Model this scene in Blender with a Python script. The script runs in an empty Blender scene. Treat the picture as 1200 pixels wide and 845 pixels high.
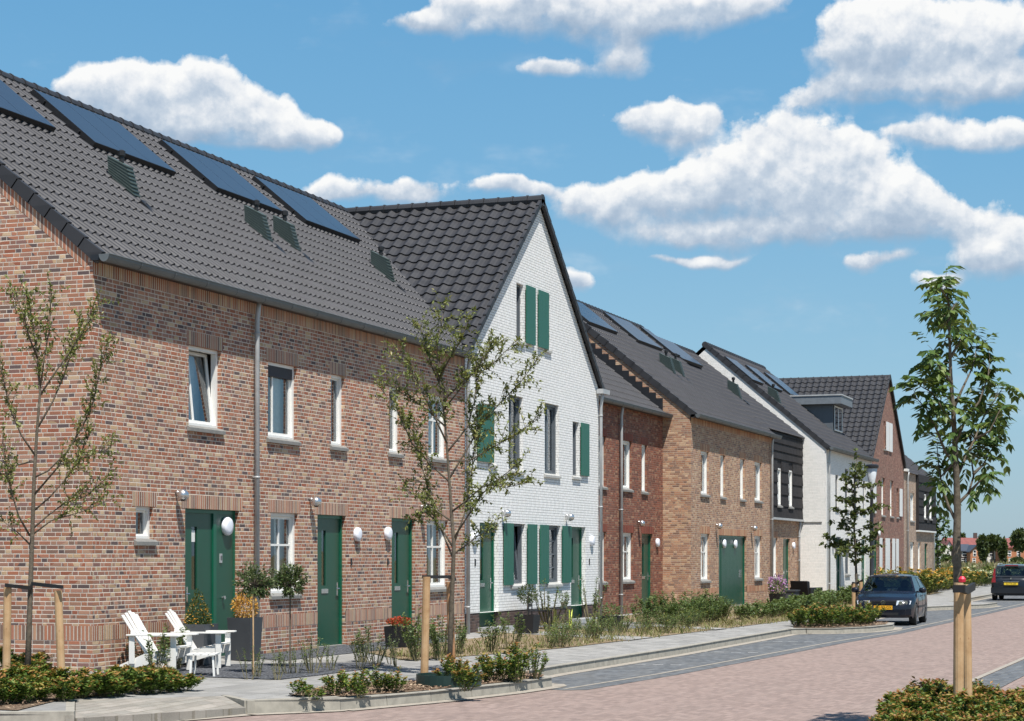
import bpy, bmesh, math, random
from mathutils import Vector, Matrix
R = math.radians
random.seed(7)
sc = bpy.context.scene
col = sc.collection
# ------------------------------------------------------------------ survey of the place (metres)
F, HOR, CX, EYE = 2300.0, 652.0, 600.0, 1.65
TH = math.atan(830 / 2300.0); CT, ST = math.cos(TH), math.sin(TH)
ROAD = -0.30
def zg(y):
    if y < 10.3: return -.17
    if y < 12.1: return -.17 + .05 * (y - 10.3) / 1.8
    if y < 15.2: return -.12 + .12 * (y - 12.1) / 3.1
    return 0.0
def PT(px, py, D):
    u = (px - CX) / F
    return Vector((D * (CT + u * ST), D * (ST - u * CT), EYE + (HOR - py) * D / F))
def FX(px, Y):
    u = (px - CX) / F; D = Y / (ST - u * CT)
    return D * (CT + u * ST)
def GZ(px, py, z):
    D = (EYE - z) * F / (py - HOR); u = (px - CX) / F
    return (D * (CT + u * ST), D * (ST - u * CT))
def G(px, py):
    z = -.1
    for _ in range(12):
        x, y = GZ(px, py, z); z = zg(y)
    return (x, y)
# ------------------------------------------------------------------ node helpers
class NT:
    def __init__(s, tree): s.t = tree; s.n = tree.nodes; s.l = tree.links
    def node(s, typ, **kw):
        n = s.n.new(typ)
        for k, v in kw.items(): setattr(n, k, v)
        return n
    def put(s, sock, v):
        if isinstance(v, bpy.types.NodeSocket): s.l.new(v, sock)
        elif v is not None: sock.default_value = v
    def m(s, op, a, b=None, c=None, clamp=False):
        n = s.node('ShaderNodeMath', operation=op); n.use_clamp = clamp
        s.put(n.inputs[0], a); s.put(n.inputs[1], b); s.put(n.inputs[2], c)
        return n.outputs[0]
    def v(s, op, a, b=None):
        n = s.node('ShaderNodeVectorMath', operation=op)
        s.put(n.inputs[0], a); s.put(n.inputs[1], b)
        return n.outputs['Value'] if op in ('LENGTH', 'DOT_PRODUCT') else n.outputs[0]
    def xyz(s, x, y, z=0.0):
        n = s.node('ShaderNodeCombineXYZ')
        s.put(n.inputs[0], x); s.put(n.inputs[1], y); s.put(n.inputs[2], z); return n.outputs[0]
    def sep(s, a):
        n = s.node('ShaderNodeSeparateXYZ'); s.put(n.inputs[0], a); return n.outputs
    def noise(s, vec, scale, detail=2, rough=.5, dist=0.0):
        n = s.node('ShaderNodeTexNoise'); s.put(n.inputs['Vector'], vec)
        n.inputs['Scale'].default_value = scale; n.inputs['Detail'].default_value = detail
        n.inputs['Roughness'].default_value = rough; n.inputs['Distortion'].default_value = dist
        return n.outputs[0]
    def white(s, vec):
        n = s.node('ShaderNodeTexWhiteNoise', noise_dimensions='3D'); s.put(n.inputs['Vector'], vec)
        return n.outputs[0]
    def ramp(s, fac, stops, interp='LINEAR'):
        n = s.node('ShaderNodeValToRGB'); n.color_ramp.interpolation = interp
        e = n.color_ramp.elements
        while len(e) < len(stops): e.new(.5)
        for i, (p, c) in enumerate(stops):
            e[i].position = p; e[i].color = tuple(c) + (1,) if len(c) == 3 else c
        s.put(n.inputs[0], fac); return n.outputs[0]
    def mix(s, fac, a, b, typ='MIX'):
        n = s.node('ShaderNodeMix', data_type='RGBA', blend_type=typ)
        s.put(n.inputs[0], fac)
        for i, q in ((6, a), (7, b)):
            if isinstance(q, (tuple, list)): q = tuple(q) + (1,) if len(q) == 3 else q
            s.put(n.inputs[i], q)
        return n.outputs[2]
    def step(s, x, a, b):
        n = s.node('ShaderNodeMapRange', interpolation_type='SMOOTHSTEP')
        s.put(n.inputs[0], x); n.inputs[1].default_value = a; n.inputs[2].default_value = b
        return n.outputs[0]
    def bump(s, h, strength=.5, dist=.01):
        n = s.node('ShaderNodeBump'); s.put(n.inputs['Height'], h)
        n.inputs['Strength'].default_value = strength; n.inputs['Distance'].default_value = dist
        return n.outputs[0]
def newmat(name):
    m = bpy.data.materials.new(name); m.use_nodes = True
    nt = NT(m.node_tree); b = m.node_tree.nodes['Principled BSDF']
    return m, nt, b
def plain(name, c, rough=.5, metal=0.0, var=.12, scale=6.0, spec=.5, coat=0.0):
    """a painted or raw surface with a little soiling and uneven gloss"""
    m, t, b = newmat(name)
    P = t.node('ShaderNodeNewGeometry').outputs['Position']
    n = t.noise(P, scale, 5, .6)
    c2 = tuple(x * (1 - var) for x in c); c1 = tuple(min(1, x * (1 + var)) for x in c)
    t.put(b.inputs['Base Color'], t.ramp(n, [(.3, c2), (.7, c1)]))
    t.put(b.inputs['Roughness'], t.m('MULTIPLY_ADD', n, .2, rough - .1))
    b.inputs['Metallic'].default_value = metal; b.inputs['Specular IOR Level'].default_value = spec
    b.inputs['Coat Weight'].default_value = coat
    return m
def brick_mat(name, pal, mortar, seed=0.0, soldier=False, paint=None, mw=.0055, H=.0625, relief=1.0, ground=False, L=.30, patch=None):
    """bricks laid in courses: stretchers and headers, each its own colour"""
    m, t, b = newmat(name)
    g = t.node('ShaderNodeNewGeometry')
    px, py, pz = t.sep(g.outputs['Position'])[:3]
    nx = t.m('ABSOLUTE', t.sep(g.outputs['True Normal'])[0])
    if ground: a, z = px, py
    else:
        side = t.m('GREATER_THAN', nx, .6)
        a = t.m('ADD', t.m('MULTIPLY', px, t.m('SUBTRACT', 1.0, side)), t.m('MULTIPLY', py, side)); z = pz
    if soldier:
        al = t.m('DIVIDE', a, H); idx = t.m('FLOOR', al); fa = t.m('SUBTRACT', al, idx)
        d = t.m('MULTIPLY', t.m('MINIMUM', fa, t.m('SUBTRACT', 1.0, fa)), H)
        row = 3.0
    else:
        zz = t.m('DIVIDE', z, H); row = t.m('FLOOR', zz); fz = t.m('SUBTRACT', zz, row)
        r = t.white(t.xyz(row, seed, 1.3))
        if ground: r = t.m('MULTIPLY', t.m('MODULO', row, 2.0), .5)
        al = t.m('MULTIPLY_ADD', r, 3.0 if not ground else 1.0, t.m('DIVIDE', a, L)); c = t.m('FLOOR', al); fr = t.m('SUBTRACT', al, c)
        if ground:
            idx = c; d1 = t.m('MULTIPLY', t.m('MINIMUM', fr, t.m('SUBTRACT', 1.0, fr)), L)
        else:
            h = t.m('GREATER_THAN', fr, .667)
            # local coordinate inside the stretcher or the header
            ls = t.m('MINIMUM', fr, t.m('ABSOLUTE', t.m('SUBTRACT', .667, fr)))
            lh = t.m('MINIMUM', t.m('ABSOLUTE', t.m('SUBTRACT', fr, .667)), t.m('SUBTRACT', 1.0, fr))
            d1 = t.m('MULTIPLY', t.m('ADD', t.m('MULTIPLY', ls, t.m('SUBTRACT', 1.0, h)), t.m('MULTIPLY', lh, h)), L)
            idx = t.m('MULTIPLY_ADD', c, 2.0, h)
        d2 = t.m('MULTIPLY', t.m('MINIMUM', fz, t.m('SUBTRACT', 1.0, fz)), H)
        d = t.m('MINIMUM', d1, d2)
    rag = t.noise(g.outputs['Position'], 45.0, 2, .6)
    dj = t.m('ADD', d, t.m('MULTIPLY', t.m('SUBTRACT', rag, .5), .005))
    mask = t.step(dj, mw * .6, mw * 1.3)
    wn = t.white(t.xyz(idx, row, seed + .5))
    if patch:   # bricks of a pallet lie together: the mix drifts over the wall
        wn = t.m('MULTIPLY_ADD', t.m('SUBTRACT', t.noise(g.outputs['Position'], .9, 2, .5), .5), patch, wn, clamp=True)
    if not ground and not paint: pal = [tuple(max(.01, sum(c) / 3 + (x - sum(c) / 3) * 1.10) for x in c) for c in pal]
    if not ground and not paint: pal = [(c[0] * 1.0, c[1] * .975, c[2] * .93) for c in pal]
    n = len(pal); colr = t.ramp(wn, [(i / n, c) for i, c in enumerate(pal)], 'CONSTANT')
    big = t.noise(g.outputs['Position'], 1.1, 4, .6); fine = t.noise(g.outputs['Position'], 60.0, 3, .7)
    wn2 = t.white(t.xyz(row, idx, seed + 7.7))
    val = t.m('MULTIPLY_ADD', big, .12, .92) if paint else t.m('ADD', t.m('MULTIPLY_ADD', fine, .5, .60), t.m('ADD', t.m('MULTIPLY', big, .2), t.m('MULTIPLY_ADD', wn2, .3, -.13)))
    colr = t.mix(1.0, colr, t.xyz(val, val, val), 'MULTIPLY')
    if not ground and not paint:     # weathering: pale bloom in patches, damp and splash marks low on the wall
        bloom = t.step(t.noise(t.v('MULTIPLY', g.outputs['Position'], (.8, .8, 1.3)), .8, 7, .65), .52, .78); colr = t.mix(t.m('MULTIPLY', bloom, .14), colr, (.55, .47, .38))
        damp = t.m('MULTIPLY', t.step(t.noise(t.v('MULTIPLY', g.outputs['Position'], (1, 1, .35)), 1.6, 5, .6), .45, .8), .24); colr = t.mix(damp, colr, (.16, .12, .095))
    mo = t.mix(t.step(t.noise(g.outputs['Position'], 3.0, 4, .6), .35, .65), tuple(x * .82 for x in mortar), mortar)
    out = t.mix(mask, mo, colr)
    t.put(b.inputs['Base Color'], out); b.inputs['Roughness'].default_value = .85
    b.inputs['Specular IOR Level'].default_value = .25
    hgt = t.m('ADD', t.m('MULTIPLY', mask, relief), t.m('ADD', t.m('MULTIPLY', fine, .25), t.m('MULTIPLY', wn2, .25 * relief)))
    t.put(b.inputs['Normal'], t.bump(hgt, .8, .008))
    return m
def leaf_mat(name, stops, transl=.25, rough=.45):
    m, t, b = newmat(name)
    g = t.node('ShaderNodeNewGeometry')
    c = t.ramp(g.outputs['Random Per Island'], stops)
    t.put(b.inputs['Base Color'], c); b.inputs['Roughness'].default_value = rough
    b.inputs['Specular IOR Level'].default_value = .35
    tr = t.node('ShaderNodeBsdfTranslucent'); t.put(tr.inputs[0], t.mix(.35, c, (.25, .3, .02)))
    mx = t.node('ShaderNodeMixShader'); mx.inputs[0].default_value = transl
    out = t.n['Material Output']
    t.l.new(b.outputs[0], mx.inputs[1]); t.l.new(tr.outputs[0], mx.inputs[2]); t.l.new(mx.outputs[0], out.inputs[0])
    return m
def glass_mat(name, tint=(.9, .95, .95), base=.12, k=1.6):
    m, t, b = newmat(name)
    fr = t.node('ShaderNodeFresnel'); fr.inputs[0].default_value = 1.5
    gl = t.node('ShaderNodeBsdfGlossy'); gl.inputs['Roughness'].default_value = .02
    gl.inputs[0].default_value = (.9, .95, 1, 1)
    tr = t.node('ShaderNodeBsdfTransparent'); tr.inputs[0].default_value = tint + (1,)
    n = t.noise(t.node('ShaderNodeNewGeometry').outputs['Position'], 1.6, 1, .4)
    t.put(gl.inputs['Normal'], t.bump(n, .25, .02))
    mx = t.node('ShaderNodeMixShader'); t.put(mx.inputs[0], t.m('ADD', t.m('MULTIPLY', fr.outputs[0], k), base, clamp=True))
    t.l.new(tr.outputs[0], mx.inputs[1]); t.l.new(gl.outputs[0], mx.inputs[2])
    t.l.new(mx.outputs[0], t.n['Material Output'].inputs[0])
    return m
MT = {}
cA = [(.34,.145,.095),(.27,.145,.115),(.45,.32,.21),(.38,.18,.12),(.23,.135,.12),(.40,.21,.14),(.12,.09,.09),(.34,.16,.11),(.49,.37,.26),(.36,.215,.165),(.30,.12,.08),(.40,.26,.19),(.34,.19,.145),(.20,.13,.105),(.36,.21,.155),(.37,.18,.125),(.31,.16,.11)]
MT['brickA'] = brick_mat('brick_mixed', cA, (.66, .58, .49), 1.0, patch=.45, mw=.0068)
MT['soldA'] = brick_mat('brick_mixed_soldier', [(.34,.155,.105),(.42,.25,.17),(.38,.19,.13),(.27,.15,.115),(.46,.33,.22),(.36,.16,.10),(.22,.14,.11)], (.62,.54,.45), 2.0, soldier=True, mw=.009)
MT['brickD'] = brick_mat('brick_orange', [(.39,.225,.15),(.46,.315,.21),(.33,.19,.13),(.42,.255,.17),(.24,.155,.12),(.49,.355,.25),(.36,.21,.145),(.43,.29,.20),(.30,.185,.14)], (.55,.45,.36), 3.0, patch=.2)
MT['soldD'] = brick_mat('brick_orange_soldier', [(.44,.22,.13),(.50,.32,.20),(.38,.17,.10)], (.5,.42,.34), 2.0, soldier=True)
MT['brickC'] = brick_mat('brick_dark_red', [(.20,.075,.05),(.25,.10,.065),(.18,.075,.055),(.27,.115,.08),(.23,.09,.065),(.15,.07,.055),(.33,.19,.13)], (.27,.18,.14), 4.0)
MT['soldC'] = brick_mat('brick_dark_red_soldier', [(.22,.06,.04),(.27,.08,.055),(.18,.055,.04)], (.2,.13,.1), 2.0, soldier=True)
MT['brickF'] = brick_mat('brick_purple_brown', [(.22,.11,.085),(.27,.14,.11),(.19,.10,.08),(.31,.18,.14),(.24,.12,.10)], (.33,.26,.22), 5.0)
MT['brickG'] = brick_mat('brick_buff', [(.42,.31,.23),(.36,.25,.19),(.47,.36,.28),(.32,.24,.20)], (.45,.39,.33), 6.0)
MT['brickB'] = brick_mat('brick_painted_white', [(.86,.855,.83),(.84,.84,.81),(.87,.86,.84),(.83,.83,.81)], (.46,.46,.45), 7.0, mw=.0042, relief=2.2, paint=1)  # grey mortar colour paints in the shadow lying in the joints
MT['brickE'] = brick_mat('brick_painted_offwhite', [(.80,.78,.74),(.76,.75,.71),(.82,.80,.76)], (.66,.64,.60), 8.0, mw=.003, relief=1.0, paint=1)
MT['plinth'] = brick_mat('brick_black_plinth', [(.07,.05,.05),(.09,.065,.06),(.055,.045,.045),(.12,.08,.07)], (.16,.13,.12), 9.0)
def tile_mat(name, c, rg=.42, sp=.4):
    m, t, b = newmat(name)
    g = t.node('ShaderNodeNewGeometry'); P = g.outputs['Position']
    n = t.noise(P, 2.2, 5, .65); x, y, z = t.sep(P)[:3]
    w = t.white(t.xyz(t.m('FLOOR', t.m('DIVIDE', x, .203)), t.m('FLOOR', t.m('DIVIDE', z, .24)), t.m('FLOOR', t.m('DIVIDE', y, .3))))
    f = t.m('ADD', t.m('MULTIPLY', n, .6), t.m('MULTIPLY', w, .4))
    t.put(b.inputs['Base Color'], t.ramp(f, [(.2, tuple(q * .78 for q in c)), (.8, tuple(q * 1.25 for q in c))]))
    t.put(b.inputs['Roughness'], t.m('MULTIPLY_ADD', n, .25, rg)); b.inputs['Specular IOR Level'].default_value = sp
    t.put(b.inputs['Normal'], t.bump(t.noise(P, 90.0, 2, .6), .15, .004))
    return m
MT['tile'] = tile_mat('clay_tile_charcoal', (.036, .036, .040))
MT['tile_dark'] = tile_mat('concrete_tile_black', (.032, .032, .035))
MT['clad'] = tile_mat('slate_cladding', (.030, .028, .029), .72, .2)
MT['white'] = plain('white_paint', (.78, .77, .73), .4, var=.04)
MT['shutter_white'] = plain('white_board', (.74, .74, .72), .5, var=.05)
MT['greyframe'] = plain('grey_frame', (.11, .125, .14), .4, var=.08)
MT['green'] = plain('green_gloss', (.006, .105, .058), .32, var=.06)
MT['greenleaf'] = plain('green_door', (.012, .072, .042), .35, var=.07)
MT['shutter'] = plain('green_shutter', (.022, .120, .082), .5, var=.05)
MT['zinc'] = plain('zinc', (.42, .43, .43), .5, .15, .15, 4)
MT['zincdark'] = plain('weathered_zinc', (.13, .145, .15), .55, .3, .15, 4)
MT['steel'] = plain('brushed_steel', (.62, .62, .62), .28, .9, .08, 20)
MT['dark'] = plain('dark_metal', (.022, .023, .026), .4, .2)
MT['pipecap'] = plain('black_plastic', (.012, .012, .013), .5)
MT['louvre'] = plain('green_grey_louvre', (.075, .10, .09), .5, var=.1)
MT['sill'] = plain('concrete_sill', (.21, .205, .19), .75, var=.15, scale=9)
MT['sillw'] = plain('painted_sill', (.42, .415, .39), .7, var=.12, scale=9)
MT['bulkhead'] = plain('opal_plastic', (.80, .82, .88), .35, var=.02)
MT['glass'] = glass_mat('window_glass', base=.06)
MT['darkglass'] = glass_mat('dark_glass', (.35, .4, .42), .06)
MT['curtain'] = plain('curtain', (.80, .78, .74), .9, var=.1, scale=14)
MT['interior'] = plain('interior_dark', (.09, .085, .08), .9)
MT['blind'] = plain('roller_blind', (.05, .05, .055), .8)
def solar_mat():
    m, t, b = newmat('solar_cells')
    P = t.node('ShaderNodeNewGeometry').outputs['Position']; x, y, z = t.sep(P)[:3]
    f = t.m('FRACT', t.m('DIVIDE', x, .165)); k = t.step(t.m('MINIMUM', f, t.m('SUBTRACT', 1.0, f)), .01, .03)
    t.put(b.inputs['Base Color'], t.mix(k, (.07, .08, .095), (.030, .038, .055)))
    b.inputs['Roughness'].default_value = .28; b.inputs['Specular IOR Level'].default_value = .35
    b.inputs['Coat Weight'].default_value = .10; b.inputs['Coat Roughness'].default_value = .1
    return m
MT['solar'] = solar_mat()
def ground_noise(name, stops, scale, rough=.95, bump=.6, bdist=.02, detail=6, vor=None):
    m, t, b = newmat(name)
    P = t.node('ShaderNodeNewGeometry').outputs['Position']
    n = t.noise(P, scale, detail, .7); big = t.noise(P, scale * .08, 3, .5)
    f = t.m('ADD', t.m('MULTIPLY', n, .7), t.m('MULTIPLY', big, .3)); h = n
    if vor:
        v = t.node('ShaderNodeTexVoronoi'); t.put(v.inputs['Vector'], P); v.inputs['Scale'].default_value = vor
        f = t.m('MULTIPLY_ADD', t.sep(v.outputs['Color'])[0], .5, t.m('MULTIPLY', f, .5)); h = t.m('SUBTRACT', 1.0, v.outputs['Distance'])
    t.put(b.inputs['Base Color'], t.ramp(f, stops)); b.inputs['Roughness'].default_value = rough
    b.inputs['Specular IOR Level'].default_value = .2
    t.put(b.inputs['Normal'], t.bump(h, bump, bdist))
    return m
MT['field'] = ground_noise('dry_field', [(.3,(.10,.10,.035)),(.5,(.19,.16,.08)),(.7,(.27,.21,.13))], 1.5)
MT['soil'] = ground_noise('bark_soil', [(.3,(.09,.06,.04)),(.5,(.18,.13,.09)),(.7,(.26,.20,.14))], 14, bump=1, bdist=.04)
MT['gsoil'] = ground_noise('garden_soil', [(.3,(.12,.085,.05)),(.5,(.23,.175,.11)),(.68,(.31,.25,.18))], 9, bump=1, bdist=.04)
MT['gravel'] = ground_noise('slate_chips', [(.2,(.035,.037,.043)),(.5,(.085,.09,.10)),(.8,(.20,.21,.23))], 20, bump=1, bdist=.03, vor=38)
def paver(name, pal, mortar, H, L, rot=0.0, seed=0., mw=.003, stain=(.5,.45,.4), amt=.25):
    m = brick_mat(name, pal, mortar, seed, ground=True, H=H, L=L, mw=mw, relief=.5)
    t = NT(m.node_tree); b = t.n['Principled BSDF']
    P = t.node('ShaderNodeNewGeometry').outputs['Position']
    st = t.step(t.noise(t.v('MULTIPLY', P, (.5, 1.6, 1)), 1.3, 6, .65), .42, .75)
    fine = t.step(t.noise(P, 26, 3, .6), .45, .7)
    c = b.inputs['Base Color'].links[0].from_socket
    c = t.mix(t.m('MULTIPLY', st, amt), c, stain); c = t.mix(t.m('MULTIPLY', fine, .10), c, (.12, .10, .09))
    t.put(b.inputs['Base Color'], c)
    return m
MT['road'] = paver('red_clinker_paving', [(.268,.200,.172),(.278,.208,.178),(.264,.198,.172),(.284,.213,.184),(.272,.203,.175)], (.268,.215,.184), .085, .2, seed=11., amt=.22, stain=(.29,.235,.205))
MT['bay'] = paver('grey_paving', [(.095,.105,.115),(.12,.13,.14),(.105,.113,.12),(.14,.15,.158)], (.20,.19,.17), .1, .2, seed=12., stain=(.22,.21,.19), amt=.3)
MT['slab'] = paver('concrete_slabs', [(.265,.262,.25),(.285,.28,.268),(.255,.252,.24),(.30,.295,.28)], (.19,.18,.16), .3, .3, seed=13., mw=.004, stain=(.33,.315,.285), amt=.3)
MT['tanblock'] = paver('tan_blocks', [(.27,.25,.215),(.29,.265,.23),(.25,.235,.205)], (.20,.18,.14), .15, .3, seed=14., mw=.006)
MT['sand'] = plain('sandy_joint', (.32, .285, .235), .9, var=.2, scale=12)
MT['kerb'] = plain('kerb_concrete', (.30, .28, .235), .85, var=.2, scale=7)
MT['marking'] = plain('white_marking', (.45, .45, .44), .7, var=.12)
MT['bark'] = ground_noise('bark', [(.3,(.06,.05,.038)),(.5,(.12,.10,.075)),(.7,(.20,.17,.13))], 18, bump=.8, bdist=.01)
MT['stake'] = ground_noise('stripped_pine', [(.25,(.33,.19,.09)),(.5,(.50,.33,.18)),(.75,(.60,.44,.27))], 5, bump=.3, bdist=.006)
MT['stakered'] = ground_noise('stripped_pine_red', [(.25,(.26,.12,.055)),(.5,(.42,.23,.12)),(.75,(.52,.34,.2))], 5, bump=.3, bdist=.006)
MT['stem'] = plain('green_stem', (.16, .14, .07), .8)
MT['strap'] = plain('rubber_strap', (.015, .014, .014), .6)
MT['leafA'] = leaf_mat('leaf_apple', [(0,(.11,.14,.035)),(.45,(.17,.20,.055)),(.8,(.24,.26,.08)),(1,(.32,.28,.10))])
MT['leafW'] = leaf_mat('leaf_walnut', [(0,(.035,.075,.018)),(.5,(.07,.125,.03)),(.85,(.13,.19,.045)),(1,(.2,.25,.07))])
MT['leafT'] = leaf_mat('leaf_tier', [(0,(.06,.085,.025)),(.5,(.10,.13,.04)),(1,(.16,.18,.06))])
MT['leafS'] = leaf_mat('leaf_shrub', [(0,(.04,.085,.018)),(.4,(.085,.15,.03)),(.8,(.15,.22,.045)),(1,(.26,.30,.06))])
MT['leafO'] = leaf_mat('leaf_new_orange', [(0,(.26,.09,.035)),(.5,(.32,.17,.045)),(1,(.30,.27,.06))])
MT['leafG'] = leaf_mat('leaf_garden', [(0,(.055,.10,.03)),(.5,(.10,.155,.045)),(1,(.19,.24,.09))])
MT['leafD'] = leaf_mat('leaf_dark', [(0,(.02,.04,.012)),(.6,(.05,.08,.02)),(1,(.14,.15,.04))])
MT['leafL'] = leaf_mat('leaf_laurel', [(0,(.035,.065,.02)),(.6,(.08,.12,.04)),(1,(.24,.27,.14))], .2, .3)
MT['leafY'] = leaf_mat('leaf_golden', [(0,(.50,.22,.03)),(.5,(.62,.34,.06)),(1,(.66,.46,.14))])
MT['leafYel'] = leaf_mat('leaf_yellow', [(0,(.08,.13,.03)),(.5,(.17,.21,.05)),(1,(.34,.30,.06))])
MT['flowR'] = leaf_mat('petal_red', [(0,(.30,.02,.012)),(1,(.55,.09,.04))])
MT['flowP'] = leaf_mat('petal_purple', [(0,(.28,.10,.30)),(.6,(.40,.2,.42)),(1,(.6,.45,.5))])
MT['flowW'] = leaf_mat('petal_cream', [(0,(.66,.66,.35)),(1,(.8,.78,.55))])
MT['dry'] = leaf_mat('dry_grass', [(0,(.13,.17,.05)),(.5,(.32,.26,.13)),(1,(.20,.22,.07))])
MT['weed'] = leaf_mat('field_weed', [(0,(.08,.10,.03)),(.4,(.16,.17,.06)),(.7,(.28,.24,.12)),(1,(.30,.20,.16))])
MT['chip'] = leaf_mat('bark_chip', [(0,(.10,.06,.04)),(.5,(.26,.17,.11)),(1,(.42,.32,.22))], .0, .9)
MT['treefar'] = leaf_mat('leaf_far', [(0,(.035,.055,.025)),(.6,(.07,.10,.04)),(1,(.12,.15,.06))])
# ------------------------------------------------------------------ mesh helpers
def tag(o, label=None, cat=None, group=None, kind=None):
    if label: o['label'] = label
    if cat: o['category'] = cat
    if group: o['group'] = group
    if kind: o['kind'] = kind
    return o
def root_of(o):
    while o.parent: o = o.parent
    return o
def thing(name, label, cat, loc=(0, 0, 0), rz=0.0, group=None):
    o = bpy.data.objects.new(name, None); col.objects.link(o)
    o.location = loc; o.rotation_euler = (0, 0, rz); o.empty_display_size = .2
    return tag(o, label, cat, group)
def copy_tree(o, parent=None):
    c = o.copy(); col.objects.link(c)
    c.parent = parent
    for ch in list(o.children): copy_tree(ch, c)
    return c
class MB:
    def __init__(s): s.v = []; s.f = []; s.mi = []; s.cur = 0
    def quad(s, a, b, c, d): s.poly([a, b, c, d])
    def poly(s, pts):
        n = len(s.v); s.v += [tuple(p) for p in pts]; s.f.append(list(range(n, n + len(pts)))); s.mi.append(s.cur)
        return s
    def raw(s, vs, fs):
        n = len(s.v); s.v += [tuple(p) for p in vs]
        for f in fs: s.f.append([n + i for i in f]); s.mi.append(s.cur)
        return s
    def box(s, x0, x1, y0, y1, z0, z1):
        return s.raw([(x, y, z) for z in (z0, z1) for y in (y0, y1) for x in (x0, x1)],
              [(0,2,3,1),(4,5,7,6),(0,1,5,4),(2,6,7,3),(0,4,6,2),(1,3,7,5)])
    def prism(s, pts, vec):
        """closed prism of a planar polygon along vec"""
        n = len(pts); a = [Vector(p) for p in pts]; b = [p + Vector(vec) for p in a]
        return s.raw(a + b, [list(range(n))[::-1], list(range(n, 2 * n))] + [(i, (i + 1) % n, n + (i + 1) % n, n + i) for i in range(n)])
    def tube(s, pts, rad, n=6, caps=True):
        pts = [Vector(p) for p in pts]
        if not isinstance(rad, (list, tuple)): rad = [rad] * len(pts)
        rings = []; up = None
        for i, p in enumerate(pts):
            d = (pts[min(i + 1, len(pts) - 1)] - pts[max(i - 1, 0)])
            if d.length < 1e-9: d = Vector((0, 0, 1))
            d.normalize()
            if up is None: up = Vector((0, 0, 1)) if abs(d.z) < .9 else Vector((1, 0, 0))
            a = d.cross(up)
            if a.length < 1e-6: a = d.cross(Vector((0, 1, 0)))
            a.normalize(); b = d.cross(a); up = -b if False else up
            rings.append([p + (a * math.cos(2 * math.pi * k / n) + b * math.sin(2 * math.pi * k / n)) * rad[i] for k in range(n)])
        vs = [v for r in rings for v in r]; fs = []
        for i in range(len(rings) - 1):
            for k in range(n): fs.append((i*n+k, i*n+(k+1)%n, (i+1)*n+(k+1)%n, (i+1)*n+k))
        if caps: fs.append(list(range(n))[::-1]); fs.append([(len(rings)-1)*n + k for k in range(n)])
        return s.raw(vs, fs)
    def lathe(s, prof, c=(0, 0, 0), n=16, axis='Z', sx=1., sy=1.):
        vs = []
        for r, h in prof:
            for k in range(n):
                a = 2 * math.pi * k / n; x, y = r * math.cos(a) * sx, r * math.sin(a) * sy
                p = {'Z': (x, y, h), 'Y': (x, h, y), 'X': (h, x, y)}[axis]
                vs.append((c[0] + p[0], c[1] + p[1], c[2] + p[2]))
        m = len(prof); fs = [(i*n+k, i*n+(k+1)%n, (i+1)*n+(k+1)%n, (i+1)*n+k) for i in range(m-1) for k in range(n)]
        fs.append(list(range(n))[::-1]); fs.append([(m-1)*n + k for k in range(n)])
        return s.raw(vs, fs)
    def leaf(s, p, d, nrm, L, W):
        d = d.normalized(); side = d.cross(nrm)
        if side.length < 1e-4: side = d.cross(Vector((.3, .8, .5)))
        side.normalize(); nn = side.cross(d)
        m = p + d * L * .45 - nn * L * .08
        return s.raw([p, m + side * W * .5 + nn * W * .18, p + d * L - nn * L * .12, m - side * W * .5 + nn * W * .18], [(0, 1, 2, 3)])
    def build(s, name, mat, parent=None, smooth=False, world=True, bevel=0, recalc=False):
        me = bpy.data.meshes.new(name)
        off = Vector((0, 0, 0))
        if parent is not None and world: off = root_of(parent).location
        me.from_pydata([(v[0] - off[0], v[1] - off[1], v[2] - off[2]) for v in s.v], [], s.f)
        mats = mat if isinstance(mat, (list, tuple)) else [mat]
        for m in mats: me.materials.append(MT[m] if isinstance(m, str) else m)
        if len(mats) > 1: me.polygons.foreach_set('material_index', s.mi)
        if smooth: me.polygons.foreach_set('use_smooth', [True] * len(me.polygons))
        me.update()
        if bevel or recalc:
            bm = bmesh.new(); bm.from_mesh(me); bmesh.ops.remove_doubles(bm, verts=bm.verts, dist=1e-5)
            bmesh.ops.recalc_face_normals(bm, faces=bm.faces)
            if bevel:
                ed = [e for e in bm.edges if len(e.link_faces) == 2 and e.calc_face_angle(0) > .5]
                bmesh.ops.bevel(bm, geom=ed, offset=bevel, segments=2, affect='EDGES', profile=.6)
            bm.to_mesh(me); bm.free()
        o = bpy.data.objects.new(name, me); col.objects.link(o)
        if parent is not None: o.parent = parent
        return o
def text_mesh(txt, size, mtx, mat, name, parent, depth=.001):
    cu = bpy.data.curves.new(name, 'FONT'); cu.body = txt; cu.size = size; cu.extrude = depth
    cu.align_x = 'CENTER'; cu.align_y = 'CENTER'
    t = bpy.data.objects.new(name, cu); col.objects.link(t)
    dg = bpy.context.evaluated_depsgraph_get(); dg.update()
    me = bpy.data.meshes.new_from_object(t.evaluated_get(dg)); bpy.data.objects.remove(t)
    me.transform(mtx); me.materials.clear(); me.materials.append(MT[mat])
    o = bpy.data.objects.new(name, me); col.objects.link(o); o.parent = parent
    return o
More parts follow.
